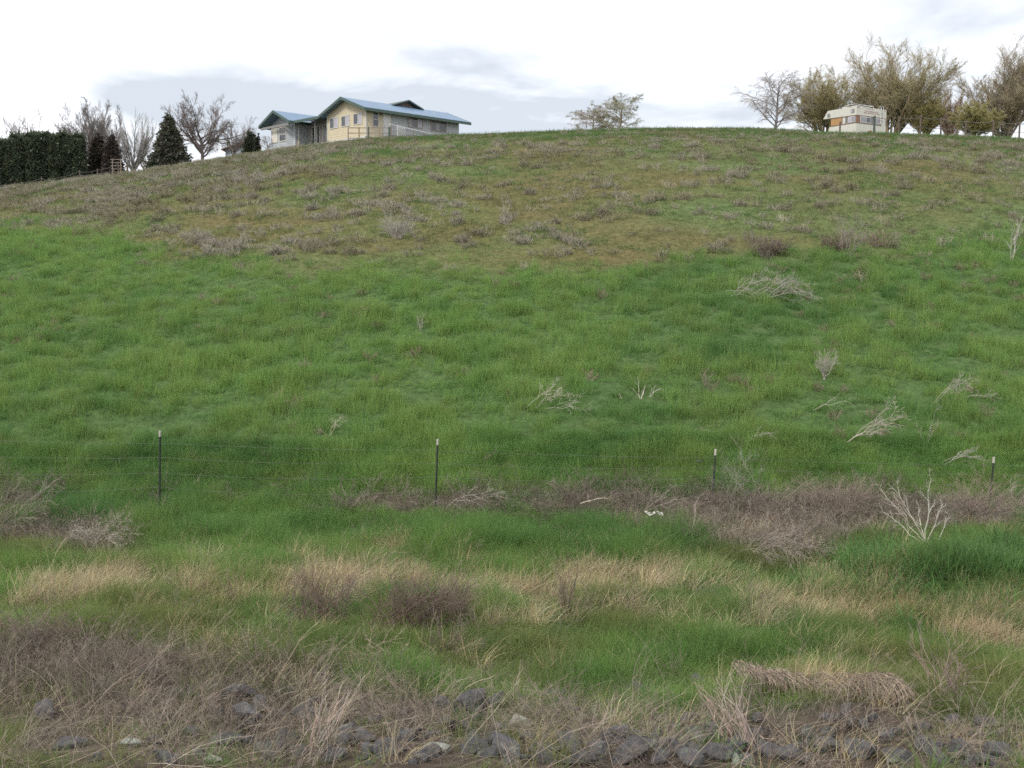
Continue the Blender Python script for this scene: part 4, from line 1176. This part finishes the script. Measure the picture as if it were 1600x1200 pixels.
hc = np.array((cx_.mean(), cy_.mean(), hz.mean()))
V, Q, C = leafy_shell(hedge_pts, 60000, .19, (.085, .105, .066), 610)
hd = empty("tall_hedge", hc, "tall dense dark green clipped hedge at the left edge of the hilltop", "hedge")
link("foliage", mk_mesh("foliage", V - hc, Q, M_LEAF, C), hd)
cr = [tubes(np.array([[(x, y, z), (x, y, t_ - .35)]]) - hc, np.array([[rc * .72, rc * .6]]), 9, np.array([(.045, .05, .035)])) for x, y, z, t_ in zip(cx_, cy_, hz, tpz)]  # solid dark core added inside the hedge to close see-through gaps, not real stems
V, Q, C = join(cr)
link("stems", mk_mesh("stems", V, Q, M_WOOD, C), hd)

# ================================================================= hilltop fences, posts, trellis
M_OLDWOOD = mat_solid("weathered_wood", (.20, .17, .14), .9, 0, 12, .35, .6)
M_DARKWOOD = mat_solid("dark_wood", (.10, .075, .06), .9, 0, 12, .35, .6)
M_GREENPOST = mat_solid("green_post", (.045, .065, .05), .7, 0, 12, .3)
M_WHITE = mat_solid("white_paint", (.48, .48, .47), .6, 0, 5, .08)


def post_mesh(h, r, mat, sides=8, name="post"):
    rg = np.random.default_rng(int(h * 1000))
    p = np.array([[(0, 0, -.4), (0, 0, h * .5), (.01, 0, h - .02), (.01, 0, h)]])
    V, Q, _ = tubes(p, np.array([[r * 1.08, r, r * .95, r * .7]]), sides)
    V = V + rg.normal(0, r * .05, V.shape)
    me = mk_mesh(name, V, Q, mat)
    n = len(me.vertices)
    import bmesh
    bm = bmesh.new(); bm.from_mesh(me); bm.verts.ensure_lookup_table()
    bm.faces.new([bm.verts[n - sides + i] for i in range(sides)]); bm.to_mesh(me); bm.free()
    return me


def row_fence(name, label, Y, rows, wires, mat, r=.05, rw=.012):
    pts_ = []
    for px, ptop in rows:
        b = P(px, 200, Y); z = float(H(b[0], Y)); pts_.append((b[0], Y, z, P(px, ptop, Y)[2] - z))
    o = empty(name, pts_[0][:3], label, 'fence')
    for (x, y, z, h) in pts_:
        q = link("fence_post", post_mesh(max(h, .5), r, mat), o); q.location = (x - pts_[0][0], 0, z - pts_[0][2])
    for fh in wires:
        L_ = []
        for k_ in range(len(pts_) - 1):
            a, b = np.array(pts_[k_]), np.array(pts_[k_ + 1])
            for q in np.linspace(0, 1, 7)[:-1]:
                w_ = a + (b - a) * q
                L_.append((w_[0], w_[1] - r, w_[2] + w_[3] * fh - .2 * 4 * q * (1 - q) * .5))
        L_.append((b[0], b[1] - r, b[2] + b[3] * fh))
        w_ = np.array(L_)[None] - np.array(pts_[0][:3])
        V, Q, _ = tubes(w_, np.full(w_.shape[:2], rw), 4)
        link("wire", mk_mesh("wire", V, Q, M_RUST), o)
    return o


row_fence("paddock_fence", "low rickety post and wire fence in front of the hedge", 94, [(-30, 288), (5, 287), (19.5, 285), (31, 284), (62, 276), (73, 279), (122, 266), (150, 264), (183, 252)], (.85, .5), M_DARKWOOD, .05)
row_fence("pasture_fence", "post and wire fence along the crest in front of the willows", 94.5, [(1404, 182), (1438, 180), (1470, 184), (1509, 188), (1552, 188), (1593, 190), (1640, 196)], (.92, .45), M_DARKWOOD, .075, .02)


def lone_post(name, label, px, top, Y, r, mat, cap=None):
    b = P(px, 200, Y); z = float(H(b[0], Y)); h = P(px, top, Y)[2] - z
    if cap is None:
        o = link(name, post_mesh(h, r, mat)); o.location = (b[0], Y, z); tag(o, label, 'post'); return o
    o = empty(name, (b[0], Y, z), label, 'post')
    link("post", post_mesh(h, r, mat), o)
    V, Q, _ = box(-cap, cap, -.08, .08, h, h + .07)
    link("crosspiece", mk_mesh("crosspiece", V, Q, mat), o)
    return o


lone_post("wooden_post", "dark post with a short crosspiece on the slope below the house", 487, 219, 91, .075, M_GREENPOST, .38)
lone_post("wooden_post", "short tan post by the porch of the house", 466, 220, 97, .08, mat_solid("tan_wood", (.30, .25, .17), .8))
lone_post("wooden_post", "brown post in front of the left side of the camper", 1312.5, 190, 93, .075, M_DARKWOOD)
lone_post("wooden_post", "thick dark green post in front of the right side of the camper", 1366, 181, 93, .10, M_GREENPOST)
lone_post("wooden_post", "dark post beside the garden trellis", 197, 256, 96, .09, M_DARKWOOD)
# trellis
b = P(182, 250, 96); z = float(H(b[0], 96)); h = P(182, 248, 96)[2] - z
o = empty("garden_trellis", (b[0], 96, z), "pale ladder like garden trellis in front of the dark conical shrubs", "trellis")
for sx_ in (-.36, .36):
    V, Q, _ = box(sx_ - .03, sx_ + .03, -.03, .03, -.3, h); link("upright", mk_mesh("upright", V, Q, M_OLDWOOD), o)
for k_ in range(5):
    V, Q, _ = box(-.5, .5, -.05, -.033, h * (.22 + .18 * k_), h * (.22 + .18 * k_) + .045); link("rung", mk_mesh("rung", V, Q, M_OLDWOOD), o)

# ================================================================= shed behind the bare tree
M_SHEDROOF = mat_solid("shed_roof", (.22, .13, .11), .7, 0, 4, .2); M_SHED = mat_solid("shed_wall", (.30, .34, .40), .8, 0, 3, .12)
Ys = 120; xl, xr = P(352, 230, Ys)[0], P(398, 230, Ys)[0]; zt_ = P(375, 224, Ys)[2]; ze_ = P(375, 233, Ys)[2]; xm = P(380, 230, Ys)[0]; zb_ = float(H(xm, Ys)) - .6
o = empty("garden_shed", (xm, Ys, zb_), "low shed with brown roof behind the bare tree left of the house", "shed")
V = np.array([(xl, 0, zb_), (xr, 0, zb_), (xr, 0, ze_), (xm, 0, zt_ - .1), (xl, 0, ze_)]) - np.array((xm, 0, zb_))
V = np.concatenate([V, V + np.array((0, 4, 0))])
fs = [np.array([(0, 1, 2, 3, 4)]), np.array([(9, 8, 7, 6, 5)]), np.array([(1, 6, 7, 2), (4, 9, 5, 0), (0, 5, 6, 1)])]
link("wall", mk_mesh("wall", V, fs, M_SHED), o)
for xe in (xl - .4, xr + .4):
    sl = (zt_ - ze_) / (xr - xm)
    q = np.array([(xm, -.4, zt_), (xe, -.4, zt_ - abs(xe - xm) * (zt_ - ze_) / max(abs((xr if xe > xm else xl) - xm), .1)), (xe, 4.4, 0), (xm, 4.4, zt_)], float)
    q[2, 2] = q[1, 2]
    q = q - np.array((xm, 0, zb_)); V = np.concatenate([q, q + np.array((0, 0, .1))])
    link("roof_slope", mk_mesh("roof_slope", V, np.array([(0, 1, 2, 3), (7, 6, 5, 4), (0, 4, 5, 1), (1, 5, 6, 2), (2, 6, 7, 3), (3, 7, 4, 0)]), M_SHEDROOF), o)

# ================================================================= the house
M_TAN = mat_solid("tan_siding", (.44, .385, .275), .75, 0, 2.5, .07, wave=((0, 0, -1), .2, .03))
M_GREY = mat_solid("grey_siding", (.32, .34, .35), .75, 0, 2.5, .07, wave=((0, 0, -1), .2, .03))
M_BLUEROOF = mat_solid("blue_metal_roof", (.10, .165, .25), .55, .0, 1.5, .08, wave=((1, 0, 0), .4, .02), spec=.7)
M_FASCIA = mat_solid("green_fascia", (.055, .09, .08), .6, 0, 4, .1)
M_SOFFIT = mat_solid("soffit", (.20, .20, .19), .8)
M_CONC = mat_solid("foundation_concrete", (.40, .39, .36), .9, 0, 4, .15)
M_FRAME = mat_solid("window_vinyl", (.46, .45, .41), .5, 0, 5, .04)
M_GLASS = mat_solid("dark_glass", (.045, .05, .06), .12, 0, 2, .3, spec=.6)
M_CURT_REFL = mat_solid("curtain_reflection", (.34, .33, .37), .5, 0, 3, .06)  # curtain colour; on the gable panes it paints the pale reflection
M_BRFR = mat_solid("brown_frame", (.27, .22, .19), .7)
M_PANEG = mat_solid("grey_pane", (.16, .16, .17), .2, 0, 2.5, .4, spec=.6)
M_BEAM = mat_solid("porch_timber", (.20, .195, .19), .8)
HA, HZ = ray(572, 200)[0] * 98, 13.4 + CZ
house = empty("house", (HA, 98, HZ), "single storey tan and grey house with blue metal roof on the left of the hilltop", "house", rz=R(45))


def hp(name, V, Q, mat, parent=None):
    return link(name, mk_mesh(name, V, Q, mat), parent or house)


def prism(poly, x0, x1, axis='x'):
    """extrude polygon given in (y,z) along x (or (x,z) along y)"""
    n = len(poly); A = []
    for xx in (x0, x1):
        for (u, v) in poly: A.append((xx, u, v) if axis == 'x' else (u, xx, v))
    f = [np.array([list(range(n))[::-1]]), np.array([[n + i for i in range(n)]]), np.array([(i, (i + 1) % n, n + (i + 1) % n, n + i) for i in range(n)])]
    if axis == 'y': f = [q[:, ::-1] for q in f]
    return np.array(A, float), f


S1 = 1.32 / 3.5           # roof pitch
EZ, RZ, MY = 2.40, 3.72, 2.9
wt = EZ + .6 * S1 - .16
# main block: tan gable and tan corner, grey beyond
V, f = prism([(0, -.02), (5.8, -.02), (5.8, wt), (MY, RZ - .18), (0, wt)], 0, 2.85); hp("tan_wall", V, f, M_TAN)
V, f = prism([(0.004, -.02), (5.796, -.02), (5.796, wt), (MY, RZ - .182), (0.004, wt)], 2.853, 11.1); hp("grey_wall", V, f, M_GREY)
V, Q, _ = box(-.03, 11.05, .04, 5.76, -2.2, -.023); hp("foundation", V, Q, M_CONC)
V, Q, _ = box(-.045, -.003, .1, 5.7, -.10, .06); hp("skirt_board", V, Q, M_WHITE)
for q_ in (box(-.035, .06, -.035, .09, 0, wt - .02), box(-.035, .06, 5.74, 5.84, 0, wt - .02)): hp("corner_trim", q_[0], q_[1], M_FRAME)


def roof(name, x0, x1, ya, yb, my, ez, rz, th=.15, axis='x'):
    """two slopes with thickness, ridge along x"""
    r = None
    for (e, nm) in ((ya, 1), (yb, -1)):
        a = [(e, ez), (my, rz), (my, rz - th), (e, ez - th)]
        V, f = prism(a if nm == 1 else a[::-1], x0, x1)
        if r is None: r = hp(name, V, f, M_BLUEROOF)
        else: hp(name, V, f, M_BLUEROOF)
    # green fascia on eaves and rakes
    prt = []
    for e in (ya, yb):
        s_ = -.035 if e == ya else .035
        y_ = sorted((e + s_, e + (.003 if e > my else -.003)))
        prt.append(box(x0 - .03, x1 + .03, y_[0], y_[1], ez - th - .10, ez + .012))
    V1, Q1, _ = join(prt); hp("eave_fascia", V1, Q1, M_FASCIA)
    for xx in (x0 - .04, x1 + .003):
        for e in (ya, yb):
            a = [(e, ez + .02), (my, rz + .02), (my, rz - th - .09), (e, ez - th - .09)]
            V, f = prism(a if e == ya else a[::-1], xx, xx + .036); hp("rake_board", V, f, M_FASCIA)


roof("main_roof", -.6, 12.1, -.6, 6.4, MY, EZ, RZ)
# small cross gable on the ridge
gx0, gx1, gm = 4.9, 8.7, 6.9
for e in (gx0, gx1):
    a = [(e, 3.62), (gm, 4.28), (gm, 4.16), (e, 3.50)]
    V, f = prism(a if e > gm else a[::-1], 2.3, 7.4, 'y'); hp("dormer_roof", V, f, M_FASCIA)
V, f = prism([(gx0 + .3, 3.45), (gx1 - .3, 3.45), (gm, 4.14)], 2.75, 6.8, 'y'); hp("dormer_wall", V, f, mat_solid("dormer_dark", (.12, .09, .085), .8))
# left wing
WY0, WY1, WM = 11.06, 15.23, 13.2
wt2 = EZ + .5 * .48 - .16
V, f = prism([(WY0, -1.8), (WY1, -1.8), (WY1, wt2), (WM, 3.42), (WY0, wt2)], 0, 6.5); hp("wing_wall", V, f, M_GREY)
roof("wing_roof", -1.05, 7.0, WY0 - .55, WY1 + .55, WM, EZ, 3.64)
V, Q, _ = box(-.95, -.80, WY0 - .35, WY1 + .35, 2.0, 2.2); hp("gable_beam", V, Q, M_BEAM)
# bay under the gable
by0, by1 = 11.45, 14.9
V, f = prism([(-.45, by0 + .4), (-.45, by1 - .4), (0.01, by1), (0.01, by0)], 0, 1)
V = V[:, [1, 2, 0]]; V = np.array([(v[0], v[1], -1.79 if v[2] == 0 else 2.05) for v in V]); hp("bay_wall", V, f, M_GREY)
# porch: recessed wall and low roof between the blocks
V, Q, _ = box(1.5, 6, 5.81, 11.05, -1.8, 2.6); hp("porch_wall", V, Q, mat_solid("porch_siding", (.27, .245, .24), .8, wave=((0, 0, -1), .2, .03)))
V, Q, _ = box(-.25, 1.49, 5.82, 11.04, -1.9, .02); hp("porch_floor", V, Q, M_CONC)
a = [(-.55, EZ), (2.6, 2.98), (2.6, 2.84), (-.55, EZ - .14)]
V, f = prism(a[::-1], 5.83, 10.6, 'y'); hp("porch_roof", V, f, mat_solid("blue_roof_porch", (.10, .165, .25), .55, 0, 1.5, .08, wave=((0, 1, 0), .4, .02), spec=.7))
a = [(2.603, 2.98), (6, 2.4), (6, 2.26), (2.603, 2.84)]
V, f = prism(a[::-1], 5.83, 10.6, 'y'); hp("porch_roof", V, f, M_BLUEROOF)
V, Q, _ = box(-.59, -.553, 6.4, 10.52, EZ - .24, EZ + .012); hp("eave_fascia", V, Q, M_FASCIA)
for yy in (10.3, 7.6):
    V, Q, _ = box(-.12, -.04, yy, yy + .08, .02, EZ - .1); hp("porch_post", V, Q, M_BEAM)


def window(axis, off, s0, s1, z0, z1, panes, frame=M_FRAME, fw=.06, bars=1):
    """axis 'g': wall facing -x at x=off, s along y.  axis 'l': wall facing -y at y=off, s along x. panes: list of (f0,f1,mat)"""
    def bx_(a0, a1, d0, d1, b0, b1):
        return box(off - d1, off - d0, a0, a1, b0, b1) if axis == 'g' else box(a0, a1, off - d1, off - d0, b0, b1)
    P_ = [bx_(s0 - fw, s0, -.02, .05, z0 - fw, z1 + fw), bx_(s1, s1 + fw, -.02, .05, z0 - fw, z1 + fw),
          bx_(s0 + .001, s1 - .001, -.02, .048, z0 - fw, z0), bx_(s0 + .001, s1 - .001, -.02, .048, z1, z1 + fw)]
    for f_ in panes[1:]:
        if bars == 1: sm_ = s0 + (s1 - s0) * f_[0]; P_.append(bx_(sm_ - .02, sm_ + .02, -.02, .04, z0 + .002, z1 - .002))
        else: zm_ = z0 + (z1 - z0) * f_[0]; P_.append(bx_(s0 + .002, s1 - .002, -.02, .04, zm_ - .025, zm_ + .025))
    V, Q, _ = join(P_); w = hp("window", V, Q, frame)
    for (f0, f1, mt) in panes:
        if bars == 1: V, Q, _ = bx_(s0 + (s1 - s0) * f0 + .003, s0 + (s1 - s0) * f1 - .003, -.01, .02, z0 + .003, z1 - .003)
        else: V, Q, _ = bx_(s0 + .003, s1 - .003, -.01, .02, z0 + (z1 - z0) * f0 + .003, z0 + (z1 - z0) * f1 - .003)
        hp("pane", V, Q, mt, w)


for (a, b) in ((4.15, 5.35), (2.42, 3.57), (.55, 1.75)):
    window('g', 0, a, b, 1.22, 2.08, [(0, .52, M_CURT_REFL), (.52, 1, M_GLASS)])
window('l', 0, .76, 1.34, 1.0, 2.18, [(0, .5, M_GLASS), (.5, 1, M_GLASS)], bars=2)
V, Q, _ = box(1.86, 2.74, -.04, .02, .1, 2.2); dr = hp("door_frame", V, Q, M_FRAME)
V, Q, _ = box(1.94, 2.66, -.06, -.042, .12, 2.12); dd_ = hp("door", V, Q, M_WHITE)
V, Q, _ = box(2.0, 2.05, -.10, -.062, 1.05, 1.12); hp("handle", V, Q, M_DARKWOOD, dd_)
window('l', .004, 4.85, 6.5, 1.38, 2.14, [(0, .3, M_PANEG), (.3, .65, M_GLASS), (.65, 1, M_CURT_REFL)], M_BRFR, .07)
window('l', .004, 7.6, 9.4, 1.32, 2.12, [(0, .3, M_GLASS), (.3, .6, M_PANEG), (.6, 1, M_GLASS)], M_BRFR, .07)
window('g', -.45, 11.95, 13.0, .75, 1.98, [(0, .48, M_GLASS), (.48, 1, M_PANEG)], bars=2, fw=.08)
window('g', -.45, 13.45, 14.35, .75, 1.98, [(0, 1, mat_solid("bright_reflection", (.55, .52, .46), .4, n_amt=.04))], fw=.08)  # white reflection on the glass, painted as the pane colour
for (a, b, mt) in ((10.0, 10.35, M_GLASS), (9.2, 9.55, M_GLASS), (8.05, 8.55, M_PANEG), (6.9, 7.3, M_CURT_REFL)):
    window('g', 1.5, a, b, .35, 1.95, [(0, 1, mt)], fw=.08)
V, Q, _ = box(-.05, .0, 1.5, 1.6, 1.9, 2.05)
V, Q, _ = box(1.55, 1.68, -.12, -.003, 2.02, 2.2); hp("porch_lamp", V, Q, M_DARKWOOD)
V, Q, _ = box(10.6, 11.3, 2.0, 2.9, 2.9, 3.0)
# ---- deck, railing and ramp (a thing of its own in front of the house)
kY = 96.6
dz0 = P(575, 199, kY)[2]
dk = empty("wooden_deck", (P(575, 200, kY)[0], kY, dz0 - 1.05), "small weathered deck with brown railing at the corner of the house", "deck")
dO = np.array(dk.location)
xs_ = [P(q, 200, kY)[0] - dO[0] for q in (544, 561, 576, 592.5, 608.5)]
V, Q, _ = box(xs_[1] - .2, xs_[4] + .1, -.05, 1.2, -.05, .05); link("platform", mk_mesh("platform", V, Q, M_OLDWOOD), dk)
for x_, w_, mt_, lo in zip(xs_, (.03, .065, .05, .03, .085), (M_DARKWOOD, mat_solid("tan_post", (.26, .20, .12), .8), M_GREENPOST, M_OLDWOOD, M_GREENPOST), (-.6, -.9, -.5, -.3, -.5)):
    V, Q, _ = box(x_ - w_, x_ + w_, -.04 - w_, -.04 + w_, lo, 1.07); link("railing_post", mk_mesh("railing_post", V, Q, mt_), dk)
for zz in (1.0, .55, .12):
    V, Q, _ = box(xs_[0] + .031, xs_[4] - .086, -.06, -.02, zz - .035, zz + .035)
    link("rail", mk_mesh("rail", V, Q, M_OLDWOOD), dk)
# ramp rail falls away along the long wall
rp_ = empty("access_ramp", (0, 0, 0), "white railed access ramp sloping down along the grey wall of the house", "ramp")
a0, b0_ = P(609, 194, 98.0), P(680, 210.5, 103.2)
rp_.location = tuple(a0 - np.array((0, 0, 1.1)))
rO = np.array(rp_.location)
dv = b0_ - a0; dh = nrm(np.array((dv[0], dv[1], 0))); pn = np.array((-dh[1], dh[0], 0))


def beam(p, q, hw, hh, up_=np.array((0, 0, 1.))):
    d_ = nrm(q - p); s_ = nrm(np.cross(d_, up_)); u_ = np.cross(s_, d_)
    V = np.array([e + s_ * a * hw + u_ * b * hh for e in (p, q) for a, b in ((-1, -1), (1, -1), (1, 1), (-1, 1))])
    return V, np.array([(3, 2, 1, 0), (4, 5, 6, 7), (0, 1, 5, 4), (1, 2, 6, 5), (2, 3, 7, 6), (3, 0, 4, 7)]), None


for dz_, t_ in ((0, .05), (-.4, .03), (-.75, .03)):
    V, Q, _ = beam(a0 - rO + (0, 0, dz_), b0_ - rO + (0, 0, dz_), .03, t_); link("ramp_rail", mk_mesh("ramp_rail", V, Q, M_WHITE if dz_ == 0 else M_FRAME), rp_)
for f_ in (0.02, .3, .5, .72, .97):
    c_ = a0 + dv * f_ - rO
    V, Q, _ = beam(c_ + (0, 0, -1.1) - pn * .05, c_ + (0, 0, -.055) - pn * .05, .035, .035, pn); link("ramp_post", mk_mesh("ramp_post", V, Q, M_OLDWOOD), rp_)
lt = []
for k_ in range(9):
    f_ = .15 + .155 * k_ / 8; c_ = a0 + dv * f_ - rO - pn * .10
    sgn = .07 if k_ % 2 else -.07
    lt.append(beam(c_ + (0, 0, -1.0), c_ + dh * sgn + (0, 0, .06), .02, .045, pn))
V, Q, _ = join(lt); link("lattice_panel", mk_mesh("lattice_panel", V, Q, M_WHITE), rp_)
V, Q, _ = beam(a0 - rO + pn * .6 + (0, 0, -1.1), b0_ - rO + pn * .6 + (0, 0, -1.1), .6, .05); link("ramp_boards", mk_mesh("ramp_boards", V, Q, M_OLDWOOD), rp_)

# ================================================================= the camper
M_CREAM = mat_solid("cream_paint", (.46, .455, .40), .45, 0, 3, .08); M_ORNG = mat_solid("orange_panel", (.33, .19, .075), .5, 0, 3, .1)
M_CBAND = mat_solid("camper_band", (.17, .155, .15), .6, 0, 6, .2); M_CBRN = mat_solid("camper_brown", (.20, .10, .07), .6)
M_CWIN = mat_solid("curtained_window", (.20, .195, .20), .25, 0, 8, .3, spec=.6); M_RED = mat_solid("dark_red_lettering", (.22, .07, .07), .6)
M_TYRE = mat_solid("tyre_rubber", (.03, .03, .03), .9); M_CHROME = mat_solid("pale_metal", (.6, .6, .6), .35, .6)
RO = np.array((ray(1338, 190)[0] * 97, 97, CZ + 13.3))
AZR = R(57)
cp = empty("camper", RO, "old cream camper with an orange side panel parked on the crest before the willows", "camper", rz=R(90) - AZR)
# local x: along the right hand face (away from us), local y: along the left hand face


def cpart(name, V, f, mat, parent=None):
    return link(name, mk_mesh(name, V, f, mat), parent or cp)


LX = 4.0
up_poly = [(0, 1.82), (3.72, 1.90), (3.22, 2.57), (0, 2.57)]
V, f = prism(up_poly, 0, LX); cpart("upper_body", V, f, M_CREAM)
V, f = prism([(.03, 1.15), (2.85, 1.15), (2.85, 1.88), (.03, 1.818)], .03, LX - .03); cpart("window_band", V, f, M_CBAND)
V, f = prism([(0, .15), (3.35, .25), (2.95, 1.147), (0, 1.147)], 0, LX); cpart("lower_body", V, f, M_CREAM)
V, Q, _ = box(LX * .02, LX * .98, 0.1, 3.1, .0, .16); cpart("chassis", V, Q, M_TYRE)
# trims where the bands meet
for zz in (1.15, 1.80):
    V, Q, _ = join([box(-.02, LX, -.022, -.002, zz - .02, zz + .02), box(-.022, -.002, -.001, 2.9, zz - .02, zz + .02)]); cpart("trim_strip", V, Q, M_CBRN)


def lf(name, s0, s1, z0, z1, mat, d=.03, parent=None):      # on the left hand face (x = 0)
    V, Q, _ = box(-d, .035 if d > .02 else 0, s0, s1, z0, z1); return cpart(name, V, Q, mat, parent)


def rf_(name, s0, s1, z0, z1, mat, d=.03, parent=None):     # on the right hand face (y = 0)
    V, Q, _ = box(s0, s1, -d, .035, z0, z1); return cpart(name, V, Q, mat, parent)


lf("orange_panel", 1.62, 2.82, 1.19, 1.76, M_ORNG, .012)
lf("white_panel", 1.2, 1.5, 1.2, 1.75, M_CREAM, .012)
w_ = lf("window_frame", .12, .92, 1.22, 1.74, M_CHROME, .015); lf("window_pane", .16, .50, 1.26, 1.70, M_CWIN, .025, w_); lf("window_pane", .53, .88, 1.26, 1.70, M_CURT_REFL, .025, w_)
w_ = lf("small_window_frame", .22, .62, 2.02, 2.38, M_CBAND, .015); lf("window_pane", .26, .40, 2.06, 2.34, M_CWIN, .025, w_); lf("window_pane", .44, .58, 2.06, 2.34, M_CURT_REFL, .025, w_)
w_ = lf("small_window_frame", 2.92, 3.24, 1.98, 2.3, M_CBAND, .015); lf("window_pane", 2.95, 3.08, 2.02, 2.26, M_CWIN, .025, w_); lf("window_pane", 3.11, 3.21, 2.02, 2.26, M_PANEG, .025, w_)
rf_("corner_panel", .02, .42, 1.19, 1.76, M_CBRN, .012)
w_ = rf_("window_frame", .5, 1.9, 1.22, 1.74, M_CHROME, .015)
rf_("window_pane", .55, 1.28, 1.26, 1.70, M_CWIN, .025, w_); rf_("window_pane", 1.33, 1.85, 1.26, 1.70, M_GLASS, .025, w_)
w_ = rf_("side_window_frame", 2.5, 3.2, 1.22, 1.74, M_CHROME, .015); rf_("window_pane", 2.55, 3.15, 1.26, 1.70, M_CWIN, .025, w_)
rf_("side_door", 3.3, 3.85, .3, 1.76, M_CREAM, .04)
# faded two line lettering, unreadable from here
rg = np.random.default_rng(8); prt = []
for row, (x0_, x1_) in enumerate(((1.05, 2.9), (.95, 3.0))):
    x_ = x0_
    while x_ < x1_:
        w1 = rg.uniform(.05, .10); z_ = 2.20 - row * .15
        prt.append(box(x_, x_ + w1 * .35, -.012, -.001, z_, z_ + .085))
        if rg.random() < .7: prt.append(box(x_ + w1 * .36, x_ + w1, -.012, -.001, z_ + rg.choice([0, .06]), z_ + .026 + rg.choice([0, .055])))
        x_ += w1 + .045
V, Q, _ = join(prt); cpart("lettering", V, Q, M_RED)
for s_ in (.12, .28, 1.35, 1.7, 2.05, 3.8):
    V, f = prism([(s_ + .045 * math.cos(q * math.pi / 4), 2.47 + .035 * math.sin(q * math.pi / 4)) for q in range(8)], -.035, -.002, 'y'); cpart("marker_light", V, f, M_RED)
# roof fittings
V, f = prism([(1.75 + .38 * math.cos(q * math.pi / 6), 2.575 + .2 * math.sin(q * math.pi / 6)) for q in range(7)], .5, 1.2); cpart("roof_vent", V, f, M_WHITE)
rl = []
for yy in (.15, 1.4):
    rl.append(np.array([(.1, yy, 2.56), (.1, yy, 2.78), (2.4, yy, 2.78), (2.4, yy, 2.56)]))
for xx in (.1, .9, 1.6, 2.4):
    rl.append(np.array([(xx, .15, 2.78), (xx, .6, 2.785), (xx, 1.0, 2.785), (xx, 1.4, 2.78)]))
V, Q, _ = tubes(np.array(rl), np.full((len(rl), 4), .025), 4); cpart("roof_rack", V, Q, M_WHITE)
ld = [np.array([(xx, .25, 2.56), (xx, .05, 2.85), (xx, -.08, 2.75), (xx, -.08, 1.3)]) for xx in (3.15, 3.5)] + [np.array([(3.15, -.08, z_), (3.25, -.08, z_), (3.4, -.08, z_), (3.5, -.08, z_)]) for z_ in (1.6, 1.9, 2.2, 2.5)]
V, Q, _ = tubes(np.array(ld), np.full((len(ld), 4), .02), 4); cpart("ladder", V, Q, M_CHROME)
for s_ in (1.9,):
    for side in (0, 1):
        y_ = -.03 if side == 0 else 2.75
        ring = [(s_ + .36 * math.cos(q * math.pi / 8), .1 + .36 * math.sin(q * math.pi / 8)) for q in range(16)]
        V, f = prism(ring, y_, y_ + .22, 'y'); wh = cpart("wheel", V, f, M_TYRE)
        ring = [(s_ + .19 * math.cos(q * math.pi / 8), .1 + .19 * math.sin(q * math.pi / 8)) for q in range(16)]
        V, f = prism(ring, y_ - .02, y_ - .002, 'y'); cpart("rim", V, f, M_CHROME, wh)
        ring = [(s_ + .46 * math.cos(q * math.pi / 12), .15 + .46 * math.sin(q * math.pi / 12)) for q in range(13)]
        if side == 0:
            V, f = prism(ring, -.012, -.002, 'y'); cpart("wheel_arch", V, f, M_CBRN)
